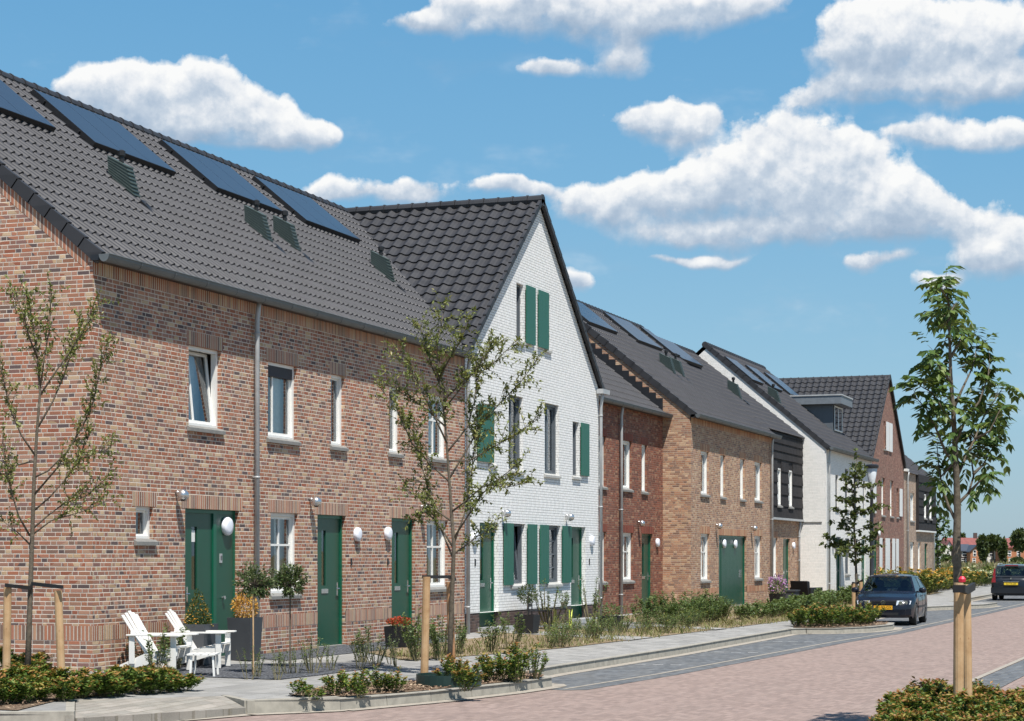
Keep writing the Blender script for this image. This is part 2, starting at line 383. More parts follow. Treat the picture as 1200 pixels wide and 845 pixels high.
# ================================================================== BUILDINGS
SL = .82; SLA = math.atan(SL)
def clip_poly(pts, clips):
    for (p, n) in clips:
        out = []
        for i in range(len(pts)):
            a, b = pts[i], pts[(i + 1) % len(pts)]
            da = (a[0]-p[0])*n[0] + (a[1]-p[1])*n[1]; db = (b[0]-p[0])*n[0] + (b[1]-p[1])*n[1]
            if da <= 0: out.append(a)
            if (da < 0 < db) or (db < 0 < da):
                t = da / (da - db); out.append((a[0]+(b[0]-a[0])*t, a[1]+(b[1]-a[1])*t))
        pts = out
        if len(pts) < 3: return []
    return pts
def wall(root, mat, axis, plane, a0, a1, z0, z1, holes=(), clips=(), depth=.1, name='wall', flip=False):
    As = sorted({a0, a1, *[h[0] for h in holes], *[h[1] for h in holes]}); Zs = sorted({z0, z1, *[h[2] for h in holes], *[h[3] for h in holes]})
    As = [a for a in As if a0 <= a <= a1]; Zs = [z for z in Zs if z0 <= z <= z1]
    mb = MB(); P = (lambda a, z, d=0: (a, plane + d, z)) if axis == 'Y' else (lambda a, z, d=0: (plane + d, a, z))
    for i in range(len(As) - 1):
        for j in range(len(Zs) - 1):
            ca, cz = (As[i] + As[i+1]) / 2, (Zs[j] + Zs[j+1]) / 2
            if any(h[0] < ca < h[1] and h[2] < cz < h[3] for h in holes): continue
            q = clip_poly([(As[i], Zs[j]), (As[i+1], Zs[j]), (As[i+1], Zs[j+1]), (As[i], Zs[j+1])], clips)
            if len(q) >= 3: mb.poly([P(*p) for p in q])
    for (x0, x1, h0, h1) in [h[:4] for h in holes]:
        for (p, q) in (((x0, h0), (x0, h1)), ((x0, h1), (x1, h1)), ((x1, h1), (x1, h0)), ((x1, h0), (x0, h0))):
            mb.quad(P(*p), P(*q), P(*q, depth), P(*p, depth))
    return mb.build(name, mat, root)
def lintel(wallo, mat, x0, x1, z, Y, h=.215, ext=.1):
    MB().box(x0 - ext, x1 + ext, Y - .0025, Y + .02, z + .001, z + h).build('lintel', mat, wallo)
def ring(mb, x0, x1, z0, z1, w, y0, y1):
    mb.box(x0, x0 + w, y0, y1, z0, z1); mb.box(x1 - w, x1, y0, y1, z0, z1)
    mb.box(x0 + w, x1 - w, y0, y1, z1 - w, z1); mb.box(x0 + w, x1 - w, y0, y1, z0, z0 + w)
def window(root, x0, x1, z0, z1, Y, mat='white', r=.065, cross=False, tilt=0, bar=None, curtain='sides', blind=False, sill=True, sillmat='sill', ext=.06, stack=0):
    mb = MB(); e = .002
    ring(mb, x0 + e, x1 - e, z0 + e, z1 - e, .055, Y + r, Y + r + .09)
    w = mb.build('window', mat, root)
    sx0, sx1, sz0, sz1 = x0 + .058, x1 - .058, z0 + .058, z1 - .058
    narrow = (x1 - x0) < .65
    s = .03 if narrow else .05
    sb = MB(); ring(sb, sx0, sx1, sz0, sz1, s, Y + r + .045, Y + r + .085)
    if bar: sb.box(x0 + (x1-x0)*bar - .018, x0 + (x1-x0)*bar + .018, Y + r + .047, Y + r + .083, sz0 + s, sz1 - s)
    if cross:
        sb.box((x0+x1)/2 - .018, (x0+x1)/2 + .018, Y + r + .043, Y + r + .083, sz0 + s, sz1 - s)
        sb.box(sx0 + s, sx1 - s, Y + r + .044, Y + r + .082, sz0 + (sz1-sz0)*.60, sz0 + (sz1-sz0)*.60 + .036)
    for k in range(stack): 
        zz = sz0 + (sz1 - sz0) * (k + 1) / (stack + 1); sb.box(sx0 + s, sx1 - s, Y + r + .044, Y + r + .082, zz - .015, zz + .015)
    gb = MB(); gy = Y + r + .068
    gb.quad((sx0+s, gy, sz0+s), (sx1-s, gy, sz0+s), (sx1-s, gy, sz1-s), (sx0+s, gy, sz1-s))
    if tilt:
        for b in (sb, gb): b.v = [(x, y + tilt * (z - sz0), z) for (x, y, z) in b.v]
    sb.build('sash', mat, w); gb.build('pane', 'glass', w)
    if curtain:
        cb = MB(); yb = Y + r + .22 + (tilt * 1.2 if tilt else 0)
        segs = [(x0, x0 + (x1-x0)*.30), (x1 - (x1-x0)*.34, x1)] if curtain == 'sides' else [(x0 - .02, x1 + .02)]
        for (c0, c1) in segs:
            n = max(4, int((c1 - c0) / .035)); pts = [(c0 + (c1-c0)*k/n, yb + .02 * (k % 2)) for k in range(n + 1)]
            for k in range(n): cb.quad((*pts[k], z0), (*pts[k+1], z0), (*pts[k+1], z1), (*pts[k], z1))
        cb.build('curtain', 'curtain', w)
    if blind: MB().box(x0 + .03, x1 - .03, Y + r + .005, Y + r + .06, z1 - .24, z1 - .04).build('blind', 'blind', w)
    if sill:
        sm = MB(); x0s, x1s = x0 - ext, x1 + ext
        sm.raw([(x0s, Y - .055, z0 - .085), (x1s, Y - .055, z0 - .085), (x1s, Y - .055, z0 - .03), (x0s, Y - .055, z0 - .03),
                (x0s, Y + .0, z0 - .085), (x1s, Y + .0, z0 - .085), (x1s, Y + .0, z0 + .004), (x0s, Y + .0, z0 + .004)],
               [(0,1,2,3), (7,6,5,4), (3,2,6,7), (0,4,5,1), (0,3,7,4), (1,5,6,2)])
        sm.raw([(x0 + .003, Y, z0 + .004), (x1 - .003, Y, z0 + .004), (x1 - .003, Y + r, z0 + .02), (x0 + .003, Y + r, z0 + .02)], [(0,1,2,3)])
        sm.build('sill', sillmat, w)
    return w
def door(root, x0, x1, z1, Y, r=.07, z0=.03, glass=True, slot=True, handle='right', right=None):
    fb = MB(); e = .002; w = .06
    fb.box(x0 + e, x0 + w, Y + r, Y + r + .12, z0, z1 - e); fb.box(x1 - w, x1 - e, Y + r, Y + r + .12, z0, z1 - e)
    fb.box(x0 + w, x1 - w, Y + r, Y + r + .12, z1 - w, z1 - e)
    lx1 = right or (x1 - w)
    if right: fb.box(right, right + .10, Y + r + .002, Y + r + .12, z0, z1 - w)
    d = MB(); ly = Y + r + .03; x0l, x1l = x0 + w, lx1; zt = z1 - w
    if glass:
        g0, g1 = x0l + .32, x0l + .50; b0, b1 = 1.12, zt - .22
        for q in ((x0l, g0, z0, zt), (g1, x1l, z0, zt), (g0, g1, z0, b0), (g0, g1, b1, zt)): d.box(q[0], q[1], ly, ly + .05, q[2], q[3])
    else: d.box(x0l, x1l, ly, ly + .05, z0, zt)
    do = d.build('door', 'greenleaf', root); fb.build('frame', 'green', do)
    if glass: MB().box(g0, g1, ly + .025, ly + .03, b0, b1).build('pane', 'darkglass', do)
    if slot: MB().box(x0l + .30, x0l + .58, ly - .012, ly + .002, .98, 1.06).build('letterbox', 'steel', do)
    if handle:
        hx = x1l - .12 if handle == 'right' else x0l + .16
        h = MB(); h.box(hx - .02, hx + .02, ly - .012, ly + .001, .93, 1.17); h.tube([(hx, ly - .01, 1.06), (hx, ly - .055, 1.06), (hx - .12, ly - .055, 1.06)], .011, 6)
        h.build('handle', 'steel', do)
    MB().box(x0 + e, x1 - e, Y - .02, Y + r + .12, -.02, z0 - .002).build('threshold', 'sill', do)
    return do
def shutter(root, x0, x1, z0, z1, Y, mat='shutter'):
    s = MB(); n = 3; w = (x1 - x0) / n
    for k in range(n): s.box(x0 + k*w + .002, x0 + (k+1)*w - .002, Y - .06, Y - .032, z0, z1)
    s.box(x0 + .03, x1 - .03, Y - .033, Y - .003, z0 + .15, z0 + .22); s.box(x0 + .03, x1 - .03, Y - .033, Y - .003, z1 - .22, z1 - .15)
    return s.build('shutter', mat, root)
def spot(root, x, z, Y):
    m = MB(); m.lathe([(.02, 0), (.075, .02), (.095, .08), (.085, .13), (.04, .17), (.01, .18)], (x, Y - .13, z - .09), 14)
    m.box(x - .02, x + .02, Y - .06, Y - .001, z + .02, z + .06)
    o = m.build('wall_lamp', 'steel', root, smooth=True)
    MB().lathe([(.07, 0), (.07, .004)], (x, Y - .13, z - .096), 12).build('lens', 'dark', o)
def bulkhead(root, x, z, Y, r=.13):
    MB().lathe([(r * .96, 0), (r, -.02), (r, -.055), (r * .9, -.08), (r * .5, -.09), (.01, -.092)], (x, Y - .001, z), 24, 'Y').build('round_lamp', 'bulkhead', root, smooth=True)
def plate(root, x, z, Y, txt=None, w=.07, h=.15, mat='zinc'):
    o = MB().box(x - w/2, x + w/2, Y - .018, Y - .001, z - h/2, z + h/2).build('number_plate', mat, root)
    if txt:
        rt = root_of(root).location
        text_mesh(txt, .11, Matrix.Translation(Vector((x, Y - .0195, z)) - rt) @ Matrix.Rotation(R(90), 4, 'X'), 'dark', 'numeral', o)
def pipe(root, x, Y, z0=-.05, z1=5.95, mat='zinc', rad=.042, off=.085, n=3):
    m = MB(); m.tube([(x, Y - off, z0), (x, Y - off, z1 - .35), (x, Y - off - .02, z1 - .2), (x, Y - off - .05, z1)], rad, 10)
    for k in range(n):
        z = z0 + .6 + k * (z1 - z0 - 1.2) / (n - 1); m.tube([(x, Y - off, z), (x, Y - off, z + .035)], rad * 1.22, 10); m.box(x - .012, x + .012, Y - off, Y - .001, z + .005, z + .03)
    return m.build('downpipe', mat, root, smooth=True)
def gutter(root, x0, x1, Y, z=5.96, r=.085, mat='zincdark'):
    m = MB(); yc = Y - .235; n = 8
    prof = [(yc - r * math.cos(math.pi*k/n), z - r * 1.3 * math.sin(math.pi*k/n)) for k in range(n + 1)]
    inn = [(yc - (r-.006) * math.cos(math.pi*k/n), z - (r*1.3-.006) * math.sin(math.pi*k/n)) for k in range(n + 1)]
    loop = prof + inn[::-1]
    m.prism([(x0, y, zz) for y, zz in loop], (x1 - x0, 0, 0))
    m.tube([(x0, yc - r, z), (x1, yc - r, z)], .010, 6)
    m.prism([(x0 - .003, y, zz) for y, zz in prof], (.004, 0, 0)); m.prism([(x1, y, zz) for y, zz in prof], (.004, 0, 0))
    x = x0 + .9
    while x < x1:      # straps and joints
        m.prism([(x, y, zz) for y, zz in [(p[0] + (p[0]-yc)*.07, p[1] - .005) for p in prof]], (.03, 0, 0)); x += 1.0 if x1 - x0 < 30 else 1
    g = m.build('gutter', mat, root)
    MB().box(x0 + .02, x1 - .02, Y - .14, Y - .004, z - .08, z + .0).build('soffit', 'dark', g)
    return g
PAN = [0, 0, .003, .016, .040, .052, .043, .017]
PANL = [0, .02, .05, .02]
def tiles(root, mat, O, A, S, width, length, tw=.2, cl=.352, lip=.03, prof=PAN, amp=1.0, cuts=(), name='roof', board=True):
    O = Vector(O); A = Vector(A).normalized(); S = Vector(S).normalized(); N = A.cross(S)
    if N.z < 0: N = -N
    k = len(prof); nc = int(round(width / tw)); tw = width / nc; nr = max(1, int(round(length / cl))); cl = length / nr
    vs = []; fs = []; rnd = random.Random(int(width * 100))
    ncol = nc * k + 1
    for r in range(nr):
        for e, (s, n) in enumerate(((r * cl, lip), ((r + 1) * cl, 0.0))):
            for c in range(ncol):
                a = c / k * tw; h = prof[c % k] * amp
                vs.append(O + A * a + S * s + N * (n + h))
        b = r * 2 * ncol
        for c in range(ncol - 1):
            fs.append((b + c, b + c + 1, b + ncol + c + 1, b + ncol + c))
            if r: fs.append((b - ncol + c, b - ncol + c + 1, b + c + 1, b + c))
    if N.dot(A.cross(S)) < 0: fs = [f[::-1] for f in fs]
    mb = MB(); mb.raw(vs, fs); o = mb.build(name, mat, root)
    if cuts:
        off = root_of(root).location
        bm = bmesh.new(); bm.from_mesh(o.data)
        for (p, n) in cuts:
            bmesh.ops.bisect_plane(bm, geom=bm.verts[:] + bm.edges[:] + bm.faces[:], plane_co=Vector(p) - off, plane_no=Vector(n), clear_outer=True)
        bm.to_mesh(o.data); bm.free()
    me = o.data; me.polygons.foreach_set('use_smooth', [False] * len(me.polygons)); me.update()
    return o
def verge(roofo, mat, O, S, side, length, cl=.352, w=.09, drop=.17, n0=.075):
    """dark verge tiles down the gable edge, one per course"""
    O = Vector(O); S = Vector(S).normalized(); side = Vector(side).normalized(); N = side.cross(S); N = -N if N.z < 0 else N
    nr = int(round(length / cl)); cl = length / nr; m = MB()
    for r in range(nr):
        b = O + S * (r * cl); t = .03
        pts = [b + N * (n0 + t), b + S * (cl + .02) + N * (n0 + .004), b + S * (cl + .02) + N * (n0 - drop + .004), b + N * (n0 - drop)]
        m.prism(pts, side * (w + .006 * (r % 2)))
    return m.build('verge', mat, roofo)
def ridge(roofo, mat, p0, p1, seg=.36, r=.115):
    p0, p1 = Vector(p0), Vector(p1); d = p1 - p0; n = int(d.length / seg); m = MB()
    for k in range(n):
        a = p0 + d * (k / n); b = p0 + d * ((k + .98) / n)
        m.tube([a, a + (b - a) * .12, a + (b - a) * .13, b], [r * 1.12, r * 1.12, r, r * .97], 10)
    return m.build('ridge_cap', mat, roofo, smooth=False)
def solar(roofo, x0, n, Ye, ze=6.11, y0=18.5, y1=19.76, pw=.93, off=.15):
    """n portrait modules on black rails above the tiles"""
    S = Vector((0, 1, SL)).normalized(); N = Vector((0, -SL, 1)).normalized()
    def P(x, y, h): return Vector((x, y, ze + SL * (y - Ye))) + N * h
    b = MB(); L = (Vector((0, y1 - y0, SL * (y1 - y0)))).length; x1 = x0 + n * pw
    for s in (.22, .78):
        p = P(x0 - .05, y0 + (y1 - y0) * s, off - .07); b.prism([p, p + S * .04, p + S * .04 + N * .05, p + N * .05], (x1 - x0 + .1, 0, 0))
    p = P(x0, y0, off - .1); b.prism([p, p + N * .1, p + N * .1 + S * .012, p + S * .012], (x1 - x0, 0, 0))
    for xx in (x0 - .012, x1): 
        p = P(xx, y0, off - .1); q = P(xx, y1, off - .1); b.prism([p, q, q + N * .1, p + N * .1], (.012, 0, 0))
    arr = b.build('solar_array', 'pipecap', roofo)
    for k in range(n):
        p = P(x0 + k * pw + .006, y0 + .01, off - .002); q = P(x0 + k * pw + .006, y1 - .01, off - .002)
        m = MB(); m.prism([p, q, q + N * .006, p + N * .006], (pw - .012, 0, 0)); m.build('solar_panel', 'solar', arr)
def fin(roofo, x, y, Ye, ze=6.11, w=.20, dark=False):
    """louvred ventilation housing with an upright front and a black pipe stub"""
    def zr(yy): return ze + SL * (yy - Ye)
    L = .52; y0, y1 = y, y + L; zt0 = zr(y0) + .62; zt1 = zr(y1) + .38
    side = [(y0, zr(y0) - .02), (y1, zr(y1) - .02), (y1 + .02, zt1), (y0 + .18, zt0)]
    m = MB(); m.prism([(x, a, b) for a, b in side], (w, 0, 0))
    fo = m.build('vent_housing', 'louvre', roofo)
    s = MB()
    for k in range(9):           # louvre blades round the side and the front
        t = (k + .5) / 9; za = zr(y0) + (zt0 - zr(y0)) * t; ya = y0 + .18 * t
        yb = y1 + .02 * t; zb = zr(y1) + (zt1 - zr(y1)) * t
        s.prism([(x - .014, ya - .014, za), (x - .014, yb, zb), (x - .014, yb, zb + .018), (x - .014, ya - .014, za + .018)], (.013, 0, 0))
        s.prism([(x - .012, ya - .016, za), (x - .012, ya + .004, za), (x - .012, ya + .004, za + .022), (x - .012, ya - .016, za + .022)], (w + .012, 0, 0))
    s.build('louvre', 'louvre', fo)
    c = MB(); cx, cy = x + w * .6, y0 + .34; cz = zr(cy) + .42
    c.lathe([(.04, 0), (.04, .10), (.065, .11), (.065, .19), (.03, .21)], (cx, cy, cz), 10); c.build('pipe_stub', 'pipecap', fo)
    t = MB(); ty = y0 - .30; t.prism([(x + .02, ty, zr(ty) + .05), (x + .02, ty + .22, zr(ty + .22) + .05), (x + .02, ty + .22, zr(ty + .22) + .10), (x + .02, ty, zr(ty) + .06)], (w - .04, 0, 0))
    t.build('flashing', 'pipecap', fo)
def row_house(name, label, cat, x0, x1, Yf, mats, holes, zlow=-.2, gable='left', eave=None, back=True, cutR=None, cutL=None, tile='tile', tw=.203, verge_on=True, prof=PAN, cl=.352, xr0=None, gutter_x=None, wall_z=5.98):
    """a house block with its ridge along the street"""
    root = thing(name, label, cat, (x0, Yf, 0)); Ye = Yf + .11; ze = 6.11; Yr = Ye + 4.8; zr = ze + SL * 4.8
    w = wall(root, mats[0], 'Y', Yf, x0, x1, zlow, wall_z, holes)
    Yb = Yr + 4.7
    wall(root, mats[0], 'Y', Yb, x0, x1, zlow, wall_z)
    for X, on in ((x0, True), (x1, True)):
        wall(w, mats[0], 'X', X, Yf, Yb, zlow, 11, clips=[((Ye, ze - .03), (-SL, 1)), ((Yb - .11, ze - .03), (SL, 1))], name='gable_wall')
    S = (0, 1, SL); xs = x0 - .02 if xr0 is None else xr0
    Lr = 4.8 / math.cos(SLA); s0 = .30
    O = Vector((xs, Ye, ze)) - Vector(S).normalized() * s0
    cuts = []
    if cutR: cuts.append(cutR)
    if cutL: cuts.append(cutL)
    ro = tiles(root, tile, O, (1, 0, 0), S, x1 - xs + .02, Lr + s0, tw=tw, cuts=cuts, prof=prof, cl=cl)
    # back slope and the dark boarding under the front tiles
    bk = MB(); bk.quad((xs, Yr, zr), (x1, Yr, zr), (x1, Yb + .2, ze - .2), (xs, Yb + .2, ze - .2)); bk.build('back_slope', tile, ro)
    if verge_on: verge(ro, 'tile_dark', (xs - .02, O.y, O.z), S, (1, 0, 0), Lr + s0, cl=cl)
    ridge(ro, tile, (xs, Yr, zr), (x1 if not cutR else x1 - 0, Yr, zr))
    return root, w, ro, Ye
# ---------------------------------------------------------------- block A, the long mixed brick terrace
YA = 15.19; XA0, XB0, XB1 = 24.4, 39.12, 48.72; XBm = (XB0 + XB1) / 2; ZR = 6.11 + SL * 4.8 - .0
up = (3.67, 4.97)
wA = [(27.18, 28.24, 3.70, 4.97), (29.90, 31.02, *up), (32.41, 33.00, *up), (35.06, 35.62, *up), (37.07, 38.10, *up)]
lA = [(25.59, 26.10, 1.90, 2.40), (30.00, 31.05, 1.00, 2.40), (36.98, 38.15, 1.00, 2.40)]
dA = [(27.07, 28.86), (31.84, 33.05), (35.18, 36.38)]
holes = wA + lA + [(a, b, .0, 2.40) for a, b in dA]
valley = ((XB0, 15.05, 0), (-(ZR*0 + 20.1 - 15.05), 0, 0))
vd = Vector((XBm - XB0 - .05, 20.1 - 15.25, 0)); vn = Vector((vd.y, -vd.x, 0)).normalized()   # valley line in plan, normal towards +X
A, wo, ro, Ye = row_house('brick_terrace', 'long terrace in mixed red and brown brick with green front doors, nearest on the left', 'terrace', XA0, XB0, YA, ['brickA'], holes, cutR=((XB0 + .02, 15.20, 0), vn), wall_z=6.0)
# the tiles must reach over to the valley
S_ = Vector((0, 1, SL)).normalized(); Lr = 4.8 / math.cos(SLA)
O = Vector((XB0 + .02, YA + .11, 6.11)) - S_ * .30
tiles(A, 'tile', O, (1, 0, 0), S_, XBm - XB0, Lr + .30, tw=.203, cuts=[((XB0 + .02, 15.20, 0), vn)], name='roof')
ridge(ro, 'tile', (XB0, Ye + 4.8, ZR), (XBm - .2, Ye + 4.8, ZR))
for i, (a, b, c, d) in enumerate(wA):
    window(A, a, b, c, d, YA, tilt=.10 if i == 0 else 0, bar=.35 if i in (0, 1) else None, blind=(i == 1), curtain='sides' if b - a > .8 else 'full', cross=(i == 4))
    lintel(wo, 'soldA', a, b, d, YA, ext=.06)
for i, (a, b, c, d) in enumerate(lA):
    window(A, a, b, c, d, YA, cross=i > 0, curtain='sides' if i else 'full'); lintel(wo, 'soldA', a, b, d, YA)
for a, b in dA: lintel(wo, 'soldA', a, b, 2.40, YA, ext=.12)
d1 = door(A, 27.07, 28.86, 2.40, YA, right=28.12, handle='left', slot=False)
pn = MB().box(28.222, 28.80, YA + .078, YA + .12, .03, 2.34).build('side_panel', 'greenleaf', d1)
bulkhead(A, 28.53, 2.14, YA + .078, .15); plate(A, 28.36, 1.62, YA + .078, '8'); MB().lathe([(.02, 0), (.02, -.03), (.03, -.035), (.03, -.055)], (28.42, YA + .078, .98), 10, 'Y').build('doorknob', 'steel', A)
MB().box(27.47, 27.59, YA + .117, YA + .119, 1.88, 2.06).build('notice', 'white', d1)
for a, b in dA[1:]: door(A, a, b, 2.40, YA)
bulkhead(A, 33.50, 2.06, YA); bulkhead(A, 34.93, 2.09, YA)
plate(A, 33.28, 1.55, YA, mat='dark', w=.05, h=.13); plate(A, 34.98, 1.55, YA, mat='dark', w=.05, h=.13)
for x, z in ((26.77, 2.60), (31.52, 2.62), (36.62, 2.62)): spot(A, x, z, YA)
gutter(A, XA0 - .08, XB0 - .01, YA); pipe(A, 29.34, YA); pipe(A, 39.05, YA - .02)
MB().box(XA0 + .003, XB0 - .003, YA - .0035, YA + .02, 5.70, 5.93).build('brick_band', 'soldA', wo)
sb = MB()
for x0, x1 in ((XA0 - .003, 27.07), (28.86, 31.84), (33.05, 35.18), (36.38, XB0)): sb.box(x0, x1, YA - .003, YA + .01, .44, .65)
sb.box(XA0 - .003, XA0 + .01, YA + .012, 24.7, .44, .65)
sb.build('brick_band', 'soldA', wo)
# soldier edging under the verge on the gable
gb = MB(); o_ = Vector((XA0 - .003, YA, 5.94)); n_ = Vector((0, -SL, 1)).normalized()
gb.prism([o_, o_ + S_ * 6.2, o_ + S_ * 6.2 - n_ * .2, o_ - n_ * .2], (.02, 0, 0)); gb.build('brick_band', 'soldA', wo)
for x in (25.62, 29.66, 34.10, 38.05): solar(ro, x, 3, Ye, pw=.935)
for x in (28.85, 33.78, 35.0, 39.75): fin(ro, x, 17.13, Ye)
# ---------------------------------------------------------------- block B, white gable house
B = thing('white_gable_house', 'white painted brick house with a steep gable to the street and green shutters', 'house', (XB0, YA, 0))
SB = (ZR - 6.0) / (XBm - XB0)
hB = [(41.86, 42.83, 3.63, 5.33), (44.38, 45.45, 3.63, 5.33), (46.54, 47.05, 3.66, 5.02), (40.60, 40.98, 3.70, 4.98), (42.38, 42.86, 6.62, 7.93), (44.40, 44.76, 6.62, 7.93),
      (42.04, 42.98, 1.0, 2.40), (44.56, 45.58, 1.0, 2.40)]
dB = [(40.01, 41.2), (46.41, 47.6)]
wb = wall(B, 'brickB', 'Y', YA - .004, XB0, XB1, .42, 11, hB + [(a, b, .42, 2.39) for a, b in dB], clips=[((XB0, 5.98), (-SB, 1)), ((XB1, 5.98), (SB, 1))], depth=.12)
wp = MB()
for x0, x1 in ((XB0, 40.01), (41.2, 46.41), (47.6, XB1)): wp.box(x0, x1, YA + .006, YA + .15, -.1, .42)
wp.build('plinth', 'plinth', wb)
wall(B, 'brickB', 'Y', 25.4, XB0, XB1, -.1, 11, clips=[((XB0, 5.98), (-SB, 1)), ((XB1, 5.98), (SB, 1))])
for X in (XB0 + .01, XB1): wall(wb, 'brickB', 'X', X, YA, 25.4, -.1, 5.98, name='side_wall')
for (a, b, c, d) in hB[:4]: window(B, a, b, c, d, YA, mat='greyframe', r=.075, curtain='sides' if b - a > .8 else None, bar=.5 if b - a > .8 else None, sillmat='sillw')
for (a, b, c, d) in hB[4:6]: window(B, a, b, c, d, YA, mat='greyframe', r=.075, curtain=None, sillmat='sillw')
for i, (a, b, c, d) in enumerate(hB[6:]): window(B, a, b, c, d, YA, mat='greyframe', r=.075, tilt=.09 if i == 0 else 0, curtain='sides' if i == 0 else None, sillmat='sillw', stack=0 if i == 0 else 3)
for a, b in dB: door(B, a, b, 2.39, YA, r=.10)
for a, b, c, d in ((39.80, 40.76, 3.72, 4.96), (47.10, 47.74, 3.69, 5.02), (42.94, 43.57, 6.60, 7.95), (43.82, 44.54, 6.60, 7.95), (41.45, 42.04, 1.0, 2.40), (43.05, 43.69, 1.0, 2.40), (43.94, 44.54, 1.0, 2.40), (45.62, 46.27, 1.0, 2.40)):
    shutter(B, a, b, c, d, YA - .004)
spot(B, 41.40, 2.62, YA); spot(B, 45.98, 2.62, YA); bulkhead(B, 39.62, 2.05, YA); bulkhead(B, 48.05, 2.05, YA)
plate(B, 39.72, 1.52, YA, w=.06, h=.15, mat='dark'); plate(B, 47.90, 1.52, YA, w=.06, h=.15, mat='dark')
MB().box(39.9, 41.3, YA - .35, YA - .002, -.08, .10).build('step', 'zinc', B); MB().box(46.3, 47.7, YA - .35, YA - .002, -.08, .10).build('step', 'zinc', B)
sB = Vector((1, 0, SB)).normalized(); LB = math.hypot(XBm - XB0, ZR - 6.0)
rb = tiles(B, 'tile_dark', Vector((XB0, YA - .09, 6.0)) - sB * .12, (0, 1, 0), sB, 10.3, LB + .12, tw=.30, cl=.36, lip=.035, amp=1.1)
verge(rb, 'tile_dark', Vector((XB0, YA - .13, 6.0)) - sB * .12, sB, (0, 1, 0), LB + .12, cl=.36, w=.07, drop=.10, n0=.08)
sB2 = Vector((-1, 0, SB)).normalized()
rb2 = tiles(B, 'tile_dark', Vector((XB1, YA - .09, 6.0)) - sB2 * .16, (0, 1, 0), sB2, 10.3, LB + .16, tw=.30, cl=.36, lip=.035, amp=1.1)
verge(rb2, 'tile_dark', Vector((XB1, YA - .13, 6.0)) - sB2 * .12, sB2, (0, 1, 0), LB + .12, cl=.36, w=.07, drop=.10, n0=.08)
ridge(rb, 'tile_dark', (XBm, YA - .13, ZR + .03), (XBm, 25.4, ZR + .03), r=.125)
MB().box(XB1 - .25, XB1 + .35, YA - .20, YA - .02, 5.86, 5.98).build('gutter', 'zinc', B)
pipe(B, 48.66, YA, z1=5.88)
# ---------------------------------------------------------------- block C, set back dark red house
YC = 16.0
wC = [(50.95, 51.98, 3.57, 4.97), (53.47, 54.52, 3.58, 4.97), (55.57, 56.13, 3.56, 4.95)]
lC = [(50.95, 52.0, .95, 2.33), (53.56, 54.66, .95, 2.33)]
XD0, XD1, XE0, XF0, XF1 = 57.9, 69.6, 77.1, 87.95, 97.9
C, wo, rC, YeC = row_house('dark_red_brick_house', 'narrow dark red brick house set back beside the white gable house', 'house', XB1 + .01, XD0 - .01, YC, ['brickC'], wC + lC + [(55.57, 56.75, 0, 2.32)], verge_on=False, xr0=XB1 - .05)
for a, b, c, d in wC: window(C, a, b, c, d, YC, bar=.4 if b - a > .8 else None); lintel(wo, 'soldC', a, b, d, YC)
for a, b, c, d in lC: window(C, a, b, c, d, YC, cross=True); lintel(wo, 'soldC', a, b, d, YC)
lintel(wo, 'soldC', 55.57, 56.75, 2.32, YC)
door(C, 55.57, 56.75, 2.32, YC); bulkhead(C, 57.18, 2.06, YC); spot(C, 55.15, 2.62, YC)
gutter(C, XB1 + .05, XD0 - .01, YC); pipe(C, 53.22, YC); fin(rC, 54.2, YC + 1.75, YeC)
# stepped lead flashing against the taller gable
fl = MB()
for k in range(23):
    y = YC + .0 + k * .215; z = 6.11 + SL * (y - YeC); fl.box(XD0 - .018, XD0 - .006, y - .002, y + .217, z - .02, z + .46)
fl.build('lead_flashing', 'dark', rC)
# ---------------------------------------------------------------- block D, orange brick terrace
YD = 15.12
SL0, SLA0 = SL, SLA; SL = .815; SLA = math.atan(SL); SLZ = 6.11 + SL * 4.8
hD = [(59.11, 60.12, 3.58, 4.93), (61.65, 62.28, 3.57, 4.92), (64.40, 65.08, 3.57, 4.92), (66.57, 67.68, 3.58, 4.93), (59.11, 60.20, .90, 2.36), (66.57, 67.68, .88, 2.36)]
D, wo, rD, YeD = row_house('orange_brick_terrace', 'orange brick terrace with a wide green double door, in the middle of the row', 'terrace', XD0, XD1, YD, ['brickD'], hD + [(61.42, 65.35, 0, 2.33)])
for a, b, c, d in hD: window(D, a, b, c, d, YD, curtain='full' if b - a < .8 else 'sides', cross=c < 1); lintel(wo, 'soldD', a, b, d, YD)
lintel(wo, 'soldD', 61.42, 65.35, 2.33, YD)
dd = door(D, 61.42, 65.35, 2.33, YD, glass=False, slot=False, handle=None)
pb = MB()
for k in range(14): pb.box(62.1 + k * .19, 62.1 + k * .19 + .183, YD + .083, YD + .10, .05, 2.25)
pb.build('boarding', 'greenleaf', dd); MB().box(64.52, 64.57, YD + .05, YD + .083, .95, 1.20).build('handle', 'steel', dd); MB().box(64.72, 64.77, YD + .05, YD + .083, .95, 1.20).build('handle', 'steel', dd)
bulkhead(D, 62.35, 2.06, YD + .08, .14); bulkhead(D, 63.9, 2.06, YD + .08, .14)
spot(D, 61.0, 2.62, YD); spot(D, 66.0, 2.62, YD)
gutter(D, XD0 - .06, XD1, YD); pipe(D, 69.0, YD)
MB().box(XD0, XD1, YD - .0035, YD + .02, 5.70, 5.93).build('brick_band', 'soldD', wo)
for a_, b_ in ((XD0 - .003, 61.42), (65.35, XD1)): MB().box(a_, b_, YD - .003, YD + .02, .44, .65).build('brick_band', 'soldD', wo)
solar(rD, 58.4, 3, YeD, pw=1.03, y0=18.6, y1=19.82); solar(rD, 63.9, 3, YeD, pw=1.03, y0=18.6, y1=19.82); solar(rD, 68.35, 1, YeD, pw=1.0, y0=18.6, y1=19.82)
for x in (63.55, 64.75): fin(rD, x, 17.15, YeD, w=.26)
